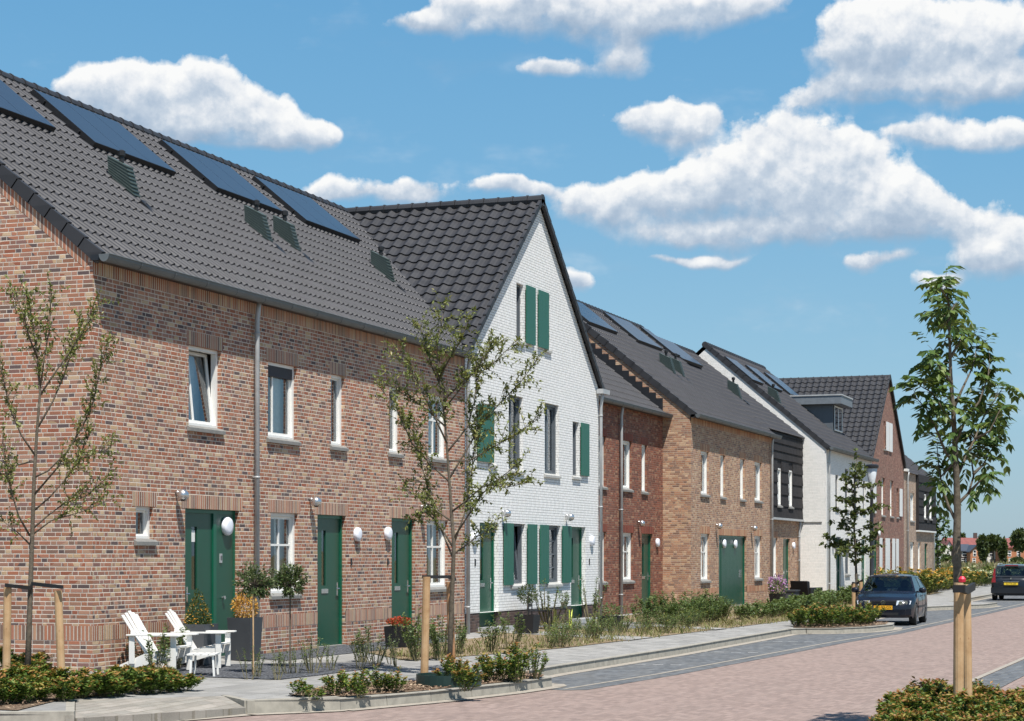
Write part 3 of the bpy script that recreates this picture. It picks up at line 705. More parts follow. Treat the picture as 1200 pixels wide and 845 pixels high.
# ---------------------------------------------------------------- block D2, slate clad house
YS = 15.72; SL = .785; SLA = math.atan(SL); ZD = 6.07 + SL * 4.8
hS = [(72.00, 73.10, .85, 2.36)]
S2 = thing('slate_clad_house', 'house with black slate cladding upstairs and orange brick below, left of the far white gable', 'house', (XD1, YS, 0))
wo = wall(S2, 'brickD', 'Y', YS, XD1 + .01, XE0 - .01, -.2, 3.12, hS + [(74.1, 75.35, 0, 2.33)])
window(S2, *hS[0], YS); lintel(wo, 'soldD', 72.0, 73.1, 2.36, YS); door(S2, 74.1, 75.35, 2.33, YS); bulkhead(S2, 75.9, 2.06, YS, .14)
YQ = YS - .16
clad_h = [(72.35, 73.05, 3.56, 4.96), (74.36, 75.12, 3.56, 4.96)]
wc = wall(S2, 'clad', 'Y', YQ + .03, XD1 + .01, XE0 - .01, 3.10, 6.28, clad_h, depth=.16, name='cladding')
cb = MB()          # overlapping courses of slates
z = 3.10; k = 0
while z < 6.25:
    h = .44 if z < 5.3 else .30; zt = min(z + h, 6.3); x = XD1 + .02 - (k % 2) * .3
    while x < XE0 - .02:
        a, b = max(x, XD1 + .02), min(x + .62, XE0 - .02)
        for (s0, s1) in [(a, b)]:
            parts = [(s0, s1)]
            for h_ in clad_h:
                if zt > h_[2] and z < h_[3]:
                    parts = [q for p in parts for q in ((p[0], min(p[1], h_[0])), (max(p[0], h_[1]), p[1])) if q[1] - q[0] > .02]
            for p in parts: cb.prism([(p[0] + .004, YQ - .02, z), (p[0] + .004, YQ + .03, z), (p[0] + .004, YQ + .03, zt), (p[0] + .004, YQ + .012, zt)], (p[1] - p[0] - .008, 0, 0))
        x += .62
    z = zt; k += 1
cb.build('slates', 'clad', wc)
for h_ in clad_h: window(S2, *h_, YQ - .0, r=.03, curtain='full')
MB().box(XD1 + .02, XE0 + .0, YQ - .05, YS, 3.02, 3.10).build('ledge', 'zinc', S2)
rS = tiles(S2, 'tile', Vector((XD1 + .02, YQ - .05, 6.07 + SL * (YQ - .05 - YeD))), (1, 0, 0), (0, 1, SL), XE0 - XD1 - .02, (YeD + 4.8 - YQ + .05) / math.cos(SLA), tw=.203)
solar(rS, 69.68, 3, YeD, ze=6.13, pw=1.02, y0=18.6, y1=19.80)
ridge(rS, 'tile', (XD1, YeD + 4.8, ZD), (XE0, YeD + 4.8, ZD)); fin(rS, 73.0, 17.1, YeD, w=.26)
bk = MB(); bk.quad((XD1, YeD + 4.8, ZD), (XE0, YeD + 4.8, ZD), (XE0, 25, 5.9), (XD1, 25, 5.9)); bk.build('back_slope', 'tile', rS)
wall(S2, 'brickD', 'Y', 24.6, XD1 + .01, XE0 - .01, -.2, 6.1)
pipe(S2, 76.75, YS, z1=3.0)
# ---------------------------------------------------------------- block E, far white house
YE = 14.64; SL = .85; SLA = math.atan(SL)
hE = [(79.1, 79.75, 3.6, 4.95), (81.25, 82.05, 3.6, 5.3), (83.4, 84.3, 3.6, 5.2), (85.6, 86.2, 3.6, 4.95), (79.3, 80.35, 2.0, 2.45), (81.3, 82.3, .9, 2.4), (83.6, 84.4, .9, 2.4)]
E_, wo, rE, YeE = row_house('white_terrace_house', 'far white painted house with a grey box dormer on its dark roof', 'house', XE0, XF0, YE, ['brickE'], hE + [(79.3, 80.35, 0, 1.95), (85.2, 86.3, 0, 2.38)])
for a, b, c, d in hE: window(E_, a, b, c, d, YE, mat='greyframe', curtain=None, sillmat='sill')
door(E_, 79.3, 80.35, 1.95, YE, glass=False); door(E_, 85.2, 86.3, 2.38, YE)
MB().box(79.0, 80.6, YE - .5, YE - .003, 1.95, 2.02).build('canopy', 'greyframe', E_)
bulkhead(E_, 78.5, 2.06, YE, .14)
gutter(E_, XE0 - .08, XF0, YE); pipe(E_, 77.35, YE)
gw = MB(); gw.box(XE0 - .04, XE0 - .004, 15.86, 16.26, 1.72, 2.42); o = gw.build('window', 'greyframe', E_)
MB().box(XE0 - .046, XE0 - .041, 15.91, 16.21, 1.78, 2.36).build('pane', 'darkglass', o); MB().box(XE0 - .09, XE0 - .004, 15.8, 16.32, 1.6, 1.70).build('sill', 'sill', o)
solar(rE, 77.2, 2, YeE, pw=1.0, y0=17.7, y1=18.85); solar(rE, 80.9, 2, YeE, pw=1.0, y0=17.7, y1=18.85); solar(rE, 84.5, 3, YeE, pw=.86, y0=17.7, y1=18.85)
fin(rE, 77.8, 16.6, YeE, w=.26)
def zE(y): return 6.07 + SL * (y - YeE)
dm = MB(); x0, x1, y0 = 84.8, 86.9, 15.8
dm.prism([(x0, y0, zE(y0) - .1), (x0, 17.5, zE(17.5) - .1), (x0, 17.5, 8.25), (x0, y0, 8.25)], (x1 - x0, 0, 0))
do = dm.build('dormer', 'greyframe', rE)
MB().box(84.5, 87.2, 15.38, 17.95, 8.25, 8.60).build('dormer_roof', plain('dormer_fascia', (.16, .18, .20), .5), do)
MB().box(84.47, 87.23, 15.35, 17.98, 8.602, 8.66).build('roof_edging', 'zinc', do)
MB().box(x0 + .12, x1 - .12, y0 - .03, y0 - .003, 7.12, 8.20).build('window_frame', 'dark', do)
mb = MB(); ring(mb, x0 + .12, x1 - .12, 7.12, 8.2, .06, y0 - .06, y0 - .032); mb.box(85.8, 85.88, y0 - .06, y0 - .032, 7.18, 8.14); mb.build('window_frame', 'white', do)
MB().box(x0 + .18, x1 - .18, y0 - .042, y0 - .034, 7.18, 8.14).build('pane', 'darkglass', do)
MB().box(XE0 - .03, XE0 - .004, 14.8, 15.7, 2.98, 3.02).build('ledge', 'sill', E_)
# ---------------------------------------------------------------- block F, brown gable house
YFf = 14.72; XFm = (XF0 + XF1) / 2; SF = (ZR + .1 - 6.0) / (XFm - XF0)
Fh = thing('brown_gable_house', 'far purple brown brick house with its gable to the street and white shutters', 'house', (XF0, YFf, 0))
hF = [(91.1, 92.1, 3.55, 5.3), (93.6, 94.6, 3.55, 5.25), (95.6, 96.2, 3.55, 4.95), (91.7, 92.1, 6.65, 7.95), (91.0, 91.9, .9, 2.45), (93.2, 94.0, .9, 2.45)]
wf = wall(Fh, 'brickF', 'Y', YFf, XF0, XF1, -.2, 11, hF + [(88.9, 90.0, 0, 2.4)], clips=[((XF0, 5.98), (-SF, 1)), ((XF1, 5.98), (SF, 1))])
for a, b, c, d in hF: window(Fh, a, b, c, d, YFf, curtain='full', r=.1)
door(Fh, 88.9, 90.0, 2.4, YFf)
for a, b, c, d in ((88.5, 89.3, 3.6, 4.95), (96.3, 97.1, 3.6, 4.95), (92.2, 93.0, 6.6, 7.95), (93.2, 94.0, 6.6, 7.95), (90.3, 91.0, .85, 2.5), (92.0, 92.6, .85, 2.5), (92.65, 93.2, .85, 2.5), (94.0, 94.8, .85, 2.5), (95.2, 95.9, .85, 2.5)):
    shutter(Fh, a, b, c, d, YFf, 'shutter_white')
for X in (XF0 + .01, XF1): wall(wf, 'brickF', 'X', X, YFf, 24.4, -.2, 5.98, name='side_wall')
wall(Fh, 'brickF', 'Y', 24.4, XF0, XF1, -.2, 11, clips=[((XF0, 5.98), (-SF, 1)), ((XF1, 5.98), (SF, 1))])
for sgn, X in ((1, XF0), (-1, XF1)):
    s_ = Vector((sgn, 0, SF)).normalized(); o_ = Vector((X, YFf - .09, 6.0)) - s_ * .12; L_ = math.hypot(XFm - XF0, ZR - 6.0) + .12
    rf = tiles(Fh, 'tile_dark', o_, (0, 1, 0), s_, 9.9, L_, tw=.30, cl=.36, lip=.035, amp=1.1); verge(rf, 'tile_dark', o_ - Vector((0, .04, 0)), s_, (0, 1, 0), L_, cl=.36, w=.07, drop=.10, n0=.08)
ridge(rf, 'tile_dark', (XFm, YFf - .13, ZR + .03), (XFm, 24.4, ZR + .03), r=.125)
MB().box(XF1 - .2, XF1 + .4, YFf - .2, YFf - .02, 5.86, 5.98).build('gutter', 'white', Fh); bulkhead(Fh, 90.2, 2.7, YFf, .13)
# ---------------------------------------------------------------- block G, the end house
YG = 15.1
SL, SLA = SL0, SLA0
G_ = thing('buff_end_house', 'last house of the row in buff brick with a black slate bay upstairs', 'house', (XF1, YG, 0))
hG = [(102.6, 104.0, 3.5, 4.95), (102.6, 104.0, .85, 2.4), (105.4, 106.4, .85, 2.4)]
wo = wall(G_, 'brickG', 'Y', YG, XF1 + .01, 111.4, -.2, 6.0, hG + [(107.8, 109.0, 0, 2.35)])
for q in hG: window(G_, *q, YG)
door(G_, 107.8, 109.0, 2.35, YG)
Yr = YG + .11 + 4.8
for X in (111.4,): wall(wo, 'brickG', 'X', X, YG, Yr + 4.7, -.2, 11, clips=[((YG + .11, 6.04), (-SL, 1)), ((Yr + 4.69, 6.04), (SL, 1))], name='gable_wall')
wall(G_, 'brickG', 'Y', Yr + 4.7, XF1 + .01, 111.4, -.2, 6.0)
rG = tiles(G_, 'tile', Vector((XF1, YG - .1, 5.9)), (1, 0, 0), (0, 1, SL), 13.5, 5.0 / math.cos(SLA) * 1.01, tw=.203)
ridge(rG, 'tile', (XF1, Yr, ZR), (111.4, Yr, ZR))
bk = MB(); bk.quad((XF1, Yr, ZR), (111.4, Yr, ZR), (111.4, Yr + 4.9, 5.9), (XF1, Yr + 4.9, 5.9)); bk.build('back_slope', 'tile', rG)
YGc = 14.95; hc = [(106.6, 107.5, 3.7, 5.0), (108.6, 109.6, 3.7, 5.0)]
wc = wall(G_, 'clad', 'Y', YGc + .03, 104.6, 111.3, 3.05, 5.98, hc, depth=.1, name='cladding'); cb = MB()
for k in range(7):
    z0_ = 3.05 + k * .42; 
    for a, b in ((104.6, 106.6), (107.5, 108.6), (109.6, 111.3)) if 3.6 < z0_ + .2 < 5.1 else ((104.6, 111.3),): cb.prism([(a, YGc - .02, z0_), (a, YGc + .03, z0_), (a, YGc + .03, z0_ + .42), (a, YGc + .012, z0_ + .42)], (b - a, 0, 0))
cb.build('slates', 'clad', wc); MB().box(104.6, 111.3, YGc - .02, YG, 2.96, 3.04).build('ledge', 'white', G_); MB().box(104.59, 104.63, YGc, YG, 3.05, 5.98).build('cheek', 'clad', wc)
for q in hc: window(G_, *q, YGc, r=.03, curtain='full')
pipe(G_, 101.2, YG); pipe(G_, 111.0, YG, mat='white')
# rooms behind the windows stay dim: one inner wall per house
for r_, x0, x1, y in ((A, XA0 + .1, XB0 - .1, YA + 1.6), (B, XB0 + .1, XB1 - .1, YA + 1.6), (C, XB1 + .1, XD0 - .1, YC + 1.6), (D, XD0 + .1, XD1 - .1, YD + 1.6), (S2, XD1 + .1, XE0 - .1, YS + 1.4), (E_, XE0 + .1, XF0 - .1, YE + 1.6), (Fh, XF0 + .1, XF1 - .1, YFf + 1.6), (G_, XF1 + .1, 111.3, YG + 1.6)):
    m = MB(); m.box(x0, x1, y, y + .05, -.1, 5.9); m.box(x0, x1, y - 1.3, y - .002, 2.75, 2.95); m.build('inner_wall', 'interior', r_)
# ================================================================== GROUND
def inpoly(x, y, P):
    c = False
    for i in range(len(P)):
        (x1, y1), (x2, y2) = P[i][:2], P[i-1][:2]
        if (y1 > y) != (y2 > y) and x < (x2-x1)*(y-y1)/(y2-y1) + x1: c = not c
    return c
def sheet(name, pts, off, mat, kind='structure', zf=zg, thick=0):
    bm = bmesh.new(); bm.faces.new([bm.verts.new((p[0], p[1], 0)) for p in pts])
    for Y in (10.3, 12.1, 15.2): bmesh.ops.bisect_plane(bm, geom=bm.verts[:] + bm.edges[:] + bm.faces[:], plane_co=(0, Y, 0), plane_no=(0, 1, 0))
    for v in bm.verts: v.co.z = zf(v.co.y) + off
    for f in bm.faces:
        if f.normal.z < 0: f.normal_flip()
    me = bpy.data.meshes.new(name); bm.normal_update(); bmesh.ops.recalc_face_normals(bm, faces=bm.faces)
    for f in bm.faces:
        if f.normal.z < 0: f.normal_flip()
    bm.to_mesh(me); bm.free(); me.materials.append(MT[mat])
    o = bpy.data.objects.new(name, me); col.objects.link(o); return tag(o, kind=kind)
flat = lambda y: 0
sheet('ground', [(-300, -1500), (4000, -1500), (4000, 3000), (-300, 3000)], ROAD - .02, 'field', zf=flat)
sheet('road', [(-30, -4), (18, -4), (60, -3.2), (140, -2), (140, 7.2), (140, 13), (20, 13), (19, 60), (-30, 60)], ROAD - .008, 'road', zf=flat)
KL = [(18.2, 60), (18.4, 13.0), (18.9, 12.0), (20.6, 11.75), (21.7, 11.35), (22.7, 10.5), (24.4, 9.95), (26.4, 9.55), (27.9, 9.42), (28.35, 9.62), (28.5, 10.0), (28.9, 10.3), (30.8, 10.33), (37.8, 10.12), (48.6, 10.1),
      (49.0, 9.8), (49.3, 9.1), (50.6, 8.5), (52.6, 8.2), (54.2, 8.4), (54.6, 8.9), (54.8, 10.1), (70.8, 10.2), (71.6, 9.9), (75.8, 8.4), (78.8, 8.2), (80.0, 8.8), (80.5, 10.2), (140, 10.6)]
edge = [(27.2, 9.0), (27.4, 8.72), (31.5, 8.42), (37.4, 8.2), (44.8, 7.95), (50.2, 7.6), (60, 7.5), (75, 7.35), (140, 7.0)]
sheet('parking_bay', edge + [(140, 11), (28.6, 10.6), (27.4, 9.5)], ROAD - .003, 'bay', zf=flat)
def ribbon(name, pts, w, z, mat, kind='structure'):
    mb = MB()
    for i in range(len(pts) - 1):
        a, b = Vector((*pts[i], 0)), Vector((*pts[i+1], 0)); n = Vector((-(b-a).y, (b-a).x, 0)).normalized() * w
        mb.quad((a.x, a.y, z), (b.x, b.y, z), (b.x + n.x, b.y + n.y, z), (a.x + n.x, a.y + n.y, z))
    return tag(mb.build(name, mat), kind=kind)
ribbon('edge_band', [(p[0], p[1] + .32) for p in edge[1:]], .07, ROAD + .001, 'sand')
mk = MB()
for ln in ([(34.08, 10.42 - .1), (34.15, 9.0)], [(39.0, 10.1), (39.15, 8.7)], [(44.3, 10.05), (44.4, 8.6)]):
    (xa, ya), (xb, yb) = ln; n = 4
    for k in range(n):
        y0 = ya + (yb - ya) * (k + .12) / n; y1 = ya + (yb - ya) * (k + .72) / n; mk.quad((xa, y1, ROAD + .001), (xa + .1, y1, ROAD + .001), (xa + .1, y0, ROAD + .001), (xa, y0, ROAD + .001))
tag(mk.build('parking_marking', 'marking'), kind='structure')
pav = [(18.2, 60), (18.4, 13.0), (18.9, 12.05), (20.5, 13.0), (22.2, 11.9), (21.75, 11.33)] + KL[5:] + [(140, 30), (24.0, 60)]
sheet('pavement', [(p[0], p[1]) for p in pav], 0, 'slab')
# sand washed against the kerb foot
mb = MB()
for i in range(2, len(KL) - 1):
    a, b = Vector((*KL[i], 0)), Vector((*KL[i+1], 0)); n = Vector(((b-a).y, -(b-a).x, 0)).normalized()
    mb.quad((a.x, a.y, ROAD + .003), (a.x + n.x * .22, a.y + n.y * .22, ROAD + .003), (b.x + n.x * .22, b.y + n.y * .22, ROAD + .003), (b.x, b.y, ROAD + .003))
tag(mb.build('gutter_strip', 'sand'), kind='structure')
kb = MB()
for i in range(len(KL) - 1):
    a, b = Vector((*KL[i], 0)), Vector((*KL[i+1], 0)); L = (b - a).length; d = (b - a).normalized(); n = Vector((-d.y, d.x, 0))
    if i == 2 or i == 3: continue
    k = max(1, int(round(L / 1.0)))
    for j in range(min(k, 90)):
        p = a + d * (L * j / k + .006); q = a + d * (L * (j + 1) / k - .006); h = zg(p.y) + .006
        kb.prism([(p.x, p.y, ROAD - .05), (p.x + n.x * .02, p.y + n.y * .02, h), (p.x + n.x * .15, p.y + n.y * .15, h + .002), (p.x + n.x * .15, p.y + n.y * .15, ROAD - .05)], q - p)
tag(kb.build('kerb', 'kerb'), kind='structure')
rp = MB(); q = [(18.92, 12.0), (21.7, 11.33), (22.2, 11.9), (20.5, 13.0)]; zt_ = [-.155, -.22, zg(11.9) + .002, zg(13.0) + .002]
rp.raw([(*p, z) for p, z in zip(q, zt_)] + [(*p, ROAD - .05) for p in q], [(0,1,2,3), (0,4,5,1), (1,5,6,2), (2,6,7,3), (3,7,4,0)]); tag(rp.build('kerb_ramp', 'tanblock'), kind='structure')
mb = MB()
for (xa, ya), (xb, yb) in (((18.90, 12.0), (20.52, 13.02)), ((21.72, 11.32), (22.25, 11.97))):
    n_ = Vector((yb - ya, xa - xb, 0)).normalized() * .10; n_ = n_ if xa < 20 else n_
    s_ = -1 if xa < 20 else 1
    mb.raw([(xa, ya, ROAD - .04), (xb, yb, ROAD - .04), (xb, yb, zg(yb) + .006), (xa, ya, zg(ya) + .006)] + [(xa + s_*n_.x, ya + s_*n_.y, ROAD - .04), (xb + s_*n_.x, yb + s_*n_.y, ROAD - .04), (xb + s_*n_.x, yb + s_*n_.y, zg(yb) + .006), (xa + s_*n_.x, ya + s_*n_.y, zg(ya) + .006)], [(0,1,2,3), (4,7,6,5), (0,3,7,4), (1,5,6,2), (3,2,6,7)])
tag(mb.build('kerb', 'kerb'), kind='structure')
bedL = [G(0, 831), G(60, 834), G(110, 826), G(226, 803), G(226, 797), G(120, 791), G(0, 790)]
bedL[0:3] = [(18.6, 14.2), (18.9, 12.75), (20.3, 13.1)]; bedL[-1] = (23.6, 17.2)
sheet('planting_bed', bedL, .012, 'soil')
bedI = [G(338, 816), G(400, 800), (25.6, 11.0), (28.3, 10.55), G(600, 786), (28.6, 10.1), (28.2, 9.66), (27.8, 9.58), (26.4, 9.72), (24.4, 10.12), (23.0, 10.62)]
sheet('planting_bed', bedI, .014, 'soil')
bed2 = [(49.3, 10.2), (49.5, 9.3), (50.7, 8.68), (52.6, 8.38), (54.0, 8.55), (54.4, 9.0), (54.5, 10.3), (52, 10.7)]
sheet('planting_bed', bed2, .014, 'soil')
bedR = [(16.0, 3.35), (24.6, 3.2), (24.6, 1.4), (16.0, 1.4)]
sheet('planting_bed', bedR, .014, 'soil')
mb = MB(); mb.box(15.9, 24.75, 1.25, 3.45, ROAD - .05, -.172); tag(mb.build('kerb', 'kerb'), kind='structure')
# grey strip and light edge on the right of the road
ribbon('channel_strip', [(10, 3.95), (31.8, 3.62), (60, 3.1), (140, 1.8)], .10, ROAD + .002, 'sand')
ribbon('channel_strip', [(10, 3.37), (31.8, 3.04), (60, 2.5), (140, 1.2)], .56, ROAD + .001, 'bay')
# garden plots along the fronts
sheet('gravel_bed', [G(112, 789), G(215, 793), G(325, 797), G(372, 792), G(440, 783), G(452, 777), (28.6, 13.55), (26.9, 14.6), (24.7, 14.9)], .010, 'gravel')
sheet('gravel_strip', [(28.6, 14.2), (36.8, 14.2), (36.8, 15.17), (28.6, 15.17)], .010, 'gravel')
garden = [(30.2, 12.75), (32.6, 12.35), (36.2, 11.9), (47.4, 11.5), (56, 11.25), (72, 11.3), (76, 12.2), (96, 12.6), (96, 15.9), (57.9, 16.0), (49, 15.16), (39.6, 15.16), (39.3, 14.4), (31.5, 14.1)]
sheet('garden_soil', garden, .012, 'gsoil')
sheet('gravel_strip', [(43.0, 13.2), (48.0, 12.9), (48.4, 15.1), (43.2, 15.1)], .020, 'bay')
sheet('path', [(39.8, 11.7), (41.4, 11.65), (41.3, 15.1), (40.0, 15.1)], .018, 'slab'); sheet('path', [(46.2, 11.45), (47.2, 11.4), (47.6, 15.1), (46.4, 15.1)], .024, 'slab')
# ================================================================== FOLIAGE
def rv(rn, s=1.0): return Vector((rn.gauss(0, s), rn.gauss(0, s), rn.gauss(0, s)))
def chips(name, poly, n, off, mat, size, seed, grp=None, label=None, zf=zg):
    rn = random.Random(seed); xs = [p[0] for p in poly]; ys = [p[1] for p in poly]; m = MB(); c = 0; it = 0
    while c < n and it < n * 12:
        it += 1; x = rn.uniform(min(xs), max(xs)); y = rn.uniform(min(ys), max(ys))
        if not inpoly(x, y, poly): continue
        c += 1; d = Vector((rn.gauss(0, 1), rn.gauss(0, 1), rn.gauss(0, .25))); nn = Vector((rn.gauss(0, .4), rn.gauss(0, .4), 1))
        m.leaf(Vector((x, y, zf(y) + off + rn.random() * .015)), d, nn, size * rn.uniform(.5, 1.4), size * rn.uniform(.3, .7))
    o = m.build(name, mat); return tag(o, label, None, None, 'stuff')
tag(chips('bark_mulch', bedI, 3800, .02, 'chip', .05, 1), 'brown bark mulch spread round the kerbside tree', 'mulch')
tag(chips('bark_mulch', bedL, 2000, .02, 'chip', .05, 2), 'brown bark mulch under the hedge in the corner bed', 'mulch')
tag(chips('bark_mulch', bed2, 900, .02, 'chip', .06, 3), 'brown bark mulch in the bed in front of the dark hatchback', 'mulch')
def blades(m, x, y, z, rn, n, h, w, spread, lean=.35):
    for _ in range(n):
        b = Vector((x + rn.gauss(0, spread), y + rn.gauss(0, spread), z)); d = Vector((rn.gauss(0, lean), rn.gauss(0, lean), 1))
        hh = h * rn.uniform(.4, 1.1); s = Vector((rn.gauss(0, 1), rn.gauss(0, 1), 0)).normalized() * w * .5
        mid = b + d * hh * .55; tip = b + d * hh + Vector((rn.gauss(0, .25), rn.gauss(0, .25), 0)) * hh
        m.raw([b - s, b + s, mid + s * .8, tip, mid - s * .8], [(0, 1, 2, 3, 4)])
# dry grass and weeds in the gardens
m = MB(); rn = random.Random(5); k = 0
while k < 1500:
    x = rn.uniform(30, 96) if rn.random() < .4 else rn.uniform(30, 58); y = rn.uniform(11.3, 15.4)
    if not inpoly(x, y, garden): continue
    if y > 13.8 and rn.random() < .5: continue
    if rn.random() < .3: y = max(y - 1.5, 11.4) if inpoly(x, max(y - 1.5, 11.4), garden) else y
    blades(m, x, y, zg(y), rn, 5, rn.choice((.06, .10, .18)), .022, .10); k += 1
tag(m.build('dry_grass', 'dry'), 'low dry grass and weeds between the front garden plants', 'grass', None, 'stuff')
# field beyond the houses
m = MB(); rn = random.Random(6)
for k in range(9000):
    D = 112 * math.exp(rn.random() * 1.35); px = rn.uniform(1050, 1330); u = (px - CX) / F
    x, y = D * (CT + u * ST), D * (ST - u * CT)
    if x < 142 and y < 13.5: continue
    if x < 113 and y < 26: continue
    s = D / 110; blades(m, x, y, ROAD, rn, 2, rn.choice((.35, .6, .9, 1.25)) * (1 if rn.random() < .7 else .6), .07 * s, .3 * s, .25)
tag(m.build('field_weeds', 'weed'), 'tall dry weeds and grass covering the open field beyond the row', 'weeds', None, 'stuff')
def shrub(name, label, cat, group, seed, h=.5, w=.5, stems=12, leaf=.055, mats=('leafS', 'leafO'), tips=.055, dens=26, up=1.0, stemmat='stem', lw=.5, bare=.12):
    dens = int(dens * 2.0); stems = int(stems * 1.25); leaf *= 1.08
    """upright leafy shrub: stems with whorls of leaves, young growth at the tips"""
    rn = random.Random(seed); root = thing(name, label, cat, (0, 0, 0), 0, group); f = MB(); st = MB(); f.mi = []
    for s in range(stems):
        a = rn.random() * 6.28; r = w * .5 * math.sqrt(rn.random()); top = Vector((math.cos(a) * r, math.sin(a) * r, h * rn.uniform(.55, 1.08) * (1 - .25 * r / (w * .5 + .01))))
        b = Vector((math.cos(a) * r * .3, math.sin(a) * r * .3, 0)); mid = (b + top) * .5 + rv(rn, .03 * h)
        st.tube([b, mid, top], [.006 * h * 2, .005 * h * 2, .002], 4, False)
        for k in range(dens):
            t = bare + (1 - bare) * math.sqrt(rn.random()) ; p = (b.lerp(mid, t * 2) if t < .5 else mid.lerp(top, t * 2 - 1)) + rv(rn, .012)
            az = rn.random() * 6.28; d = Vector((math.cos(az), math.sin(az), up * rn.uniform(-.1, .9))); tip = (t > 1 - tips and rn.random() < .75) and len(mats) > 1
            f.cur = 1 if tip else 0
            f.leaf(p, d, Vector((rn.gauss(0, .4), rn.gauss(0, .4), 1)), leaf * rn.uniform(.6, 1.25), leaf * lw * rn.uniform(.8, 1.2))
    f.build('foliage', list(mats), root); st.build('stem', stemmat, root); return root
def scatter(protos, spots, rn, smin=.8, smax=1.2, label=None, zoff=0, zf=zg, group=None):
    used = set(); out = []
    for i, (x, y) in enumerate(spots):
        p = protos[i % len(protos)]; o = p if p.name not in used else copy_tree(p); used.add(p.name)
        s = rn.uniform(smin, smax); o.location = (x, y, zf(y) + zoff); o.rotation_euler = (0, 0, rn.random() * 6.28); o.scale = (s, s, s * rn.uniform(.85, 1.15))
        if label: o['label'] = label
        if group: o['group'] = group
        out.append(o)
    return out
rn = random.Random(11)
def proto_set(name, label, cat, group, n, seed, **kw): return [shrub(name, label, cat, group, seed + i, **kw) for i in range(n)]
# corner bed hedge: two rows following the bed
lab = 'low evergreen bush with orange tips in the corner hedge under the leftmost tree'
pr = proto_set('evergreen_bush', lab, 'bush', 'orange tipped bushes of the corner hedge', 4, 100, h=.34, w=.55, stems=16, dens=34, leaf=.062)
sp = []
for t in range(12):
    f_ = t / 11
    sp.append((19.1 + f_ * 3.45 + rn.gauss(0, .05), 13.35 - f_ * .70 + rn.gauss(0, .05)))
for t in range(10):
    f_ = t / 9; sp.append((20.2 + f_ * 2.5, 14.1 - f_ * .95 + rn.gauss(0, .06)))
for t in range(5): sp.append((21.6 + rn.random() * 1.4, 14.4 + rn.random() * 1.1))
scatter(pr, sp, rn, .8, 1.15)
# kerbside island bushes
def island(pxs, lab, grp, seed, hs=1.0, **kw):
    pr = proto_set('evergreen_bush', lab, 'bush', grp, min(3, len(pxs)), seed, **kw)
    sp = [G(px, py) for px, py in pxs]; scatter(pr, sp, rn, .85 * hs, 1.15 * hs)
island([(352, 817), (368, 821)], 'tiny low sprig of evergreen at the left tip of the kerbside bed', 'sprigs at the left tip of the kerbside bed', 200, h=.25, w=.4, stems=7, dens=16)
island([(392, 816), (412, 814), (424, 818)], 'low evergreen bush left of the first stake in the kerbside bed, farther from it', 'far left bushes in the kerbside bed', 210, h=.36, w=.42, stems=9, dens=22)
island([(446, 812), (462, 812)], 'taller evergreen bush just left of the pale stake in the kerbside bed', 'bushes left of the pale stake', 220, h=.44, w=.42, stems=10, dens=22)
island([(528, 806), (545, 810)], 'yellow and orange tipped evergreen bush in front of the kerbside tree trunk', 'bushes before the kerbside tree', 230, h=.44, w=.5, stems=14, dens=26, tips=.16)
island([(566, 800), (580, 798), (594, 799), (606, 800)], 'evergreen bush right of the kerbside tree, packed with its neighbours', 'right hand bushes of the kerbside bed', 240, h=.46, w=.52, stems=12, dens=28)
island([(626, 796)], 'loose evergreen bush leaning over the right tip of the kerbside bed', 'right tip bush', 250, h=.62, w=.62, stems=12, dens=18)
# bed in front of the car
lab = 'low bush with dull orange tips in the bed ahead of the dark hatchback'
pr = proto_set('evergreen_bush', lab, 'bush', 'bushes in the bed ahead of the dark hatchback', 3, 300, h=.52, w=.75, stems=14, dens=24, leaf=.075)
scatter(pr, [(49.9, 9.9), (50.1, 9.4), (50.6, 9.9), (50.9, 9.2), (51.3, 9.8), (51.5, 9.0), (51.9, 9.6), (52.2, 8.9), (52.6, 9.5), (52.9, 8.95), (53.2, 9.4), (53.6, 8.95), (53.7, 9.7), (50.3, 10.3), (51.2, 10.4), (52.3, 10.3)], rn, .85, 1.15)
# right foreground bed
lab = 'glossy evergreen bush with orange tips in the near right bed round the two stakes'
pr = proto_set('evergreen_bush', lab, 'bush', 'bushes of the near right bed', 4, 400, h=.38, w=.54, stems=18, dens=46, leaf=.052, tips=.08)
sp = [(19.2 + i * .42 + rn.gauss(0, .04), 3.02 + rn.gauss(0, .08)) for i in range(11)] + [(19.0 + i * .42 + rn.gauss(0, .04), 2.55 + rn.gauss(0, .08)) for i in range(11)] + [(18.9 + i * .42 + rn.gauss(0, .04), 2.05 + rn.gauss(0, .08)) for i in range(11)]
scatter(pr, sp, rn, .8, 1.15)
# front garden plants
def garden_row(n, xr, yr, lab, grp, seed, sc=(.8, 1.2), **kw):
    pr = proto_set('garden_shrub', lab, 'shrub', grp, 3, seed, **kw)
    sp = []
    for k in range(n):
        f_ = (k + .5) / n; sp.append((xr[0] + (xr[1] - xr[0]) * f_ + rn.gauss(0, .15), yr[0] + (yr[1] - yr[0]) * f_ + rn.gauss(0, .22)))
    scatter(pr, sp, rn, *sc)
garden_row(16, (24.6, 29.6), (12.75, 12.75), 'thin young hedge plant in the dark gravel before the white chairs and bay trees', 'young hedge plants in the gravel', 500, h=.62, w=.50, stems=5, dens=10, mats=('leafG',), leaf=.040, sc=(.7, 1.05))
garden_row(5, (24.5, 27), (14.7, 14.9), 'small green shrub at the foot of the brick wall behind the white chairs', 'shrubs at the wall behind the chairs', 510, h=.6, w=.4, stems=8, dens=18, mats=('leafG',), leaf=.05)
garden_row(9, (29.3, 34.6), (12.9, 12.6), 'slender green shrub in the garden left of the kerbside tree', 'shrubs left of the kerbside tree', 520, h=.72, w=.62, stems=9, dens=24, mats=('leafG',), leaf=.05)
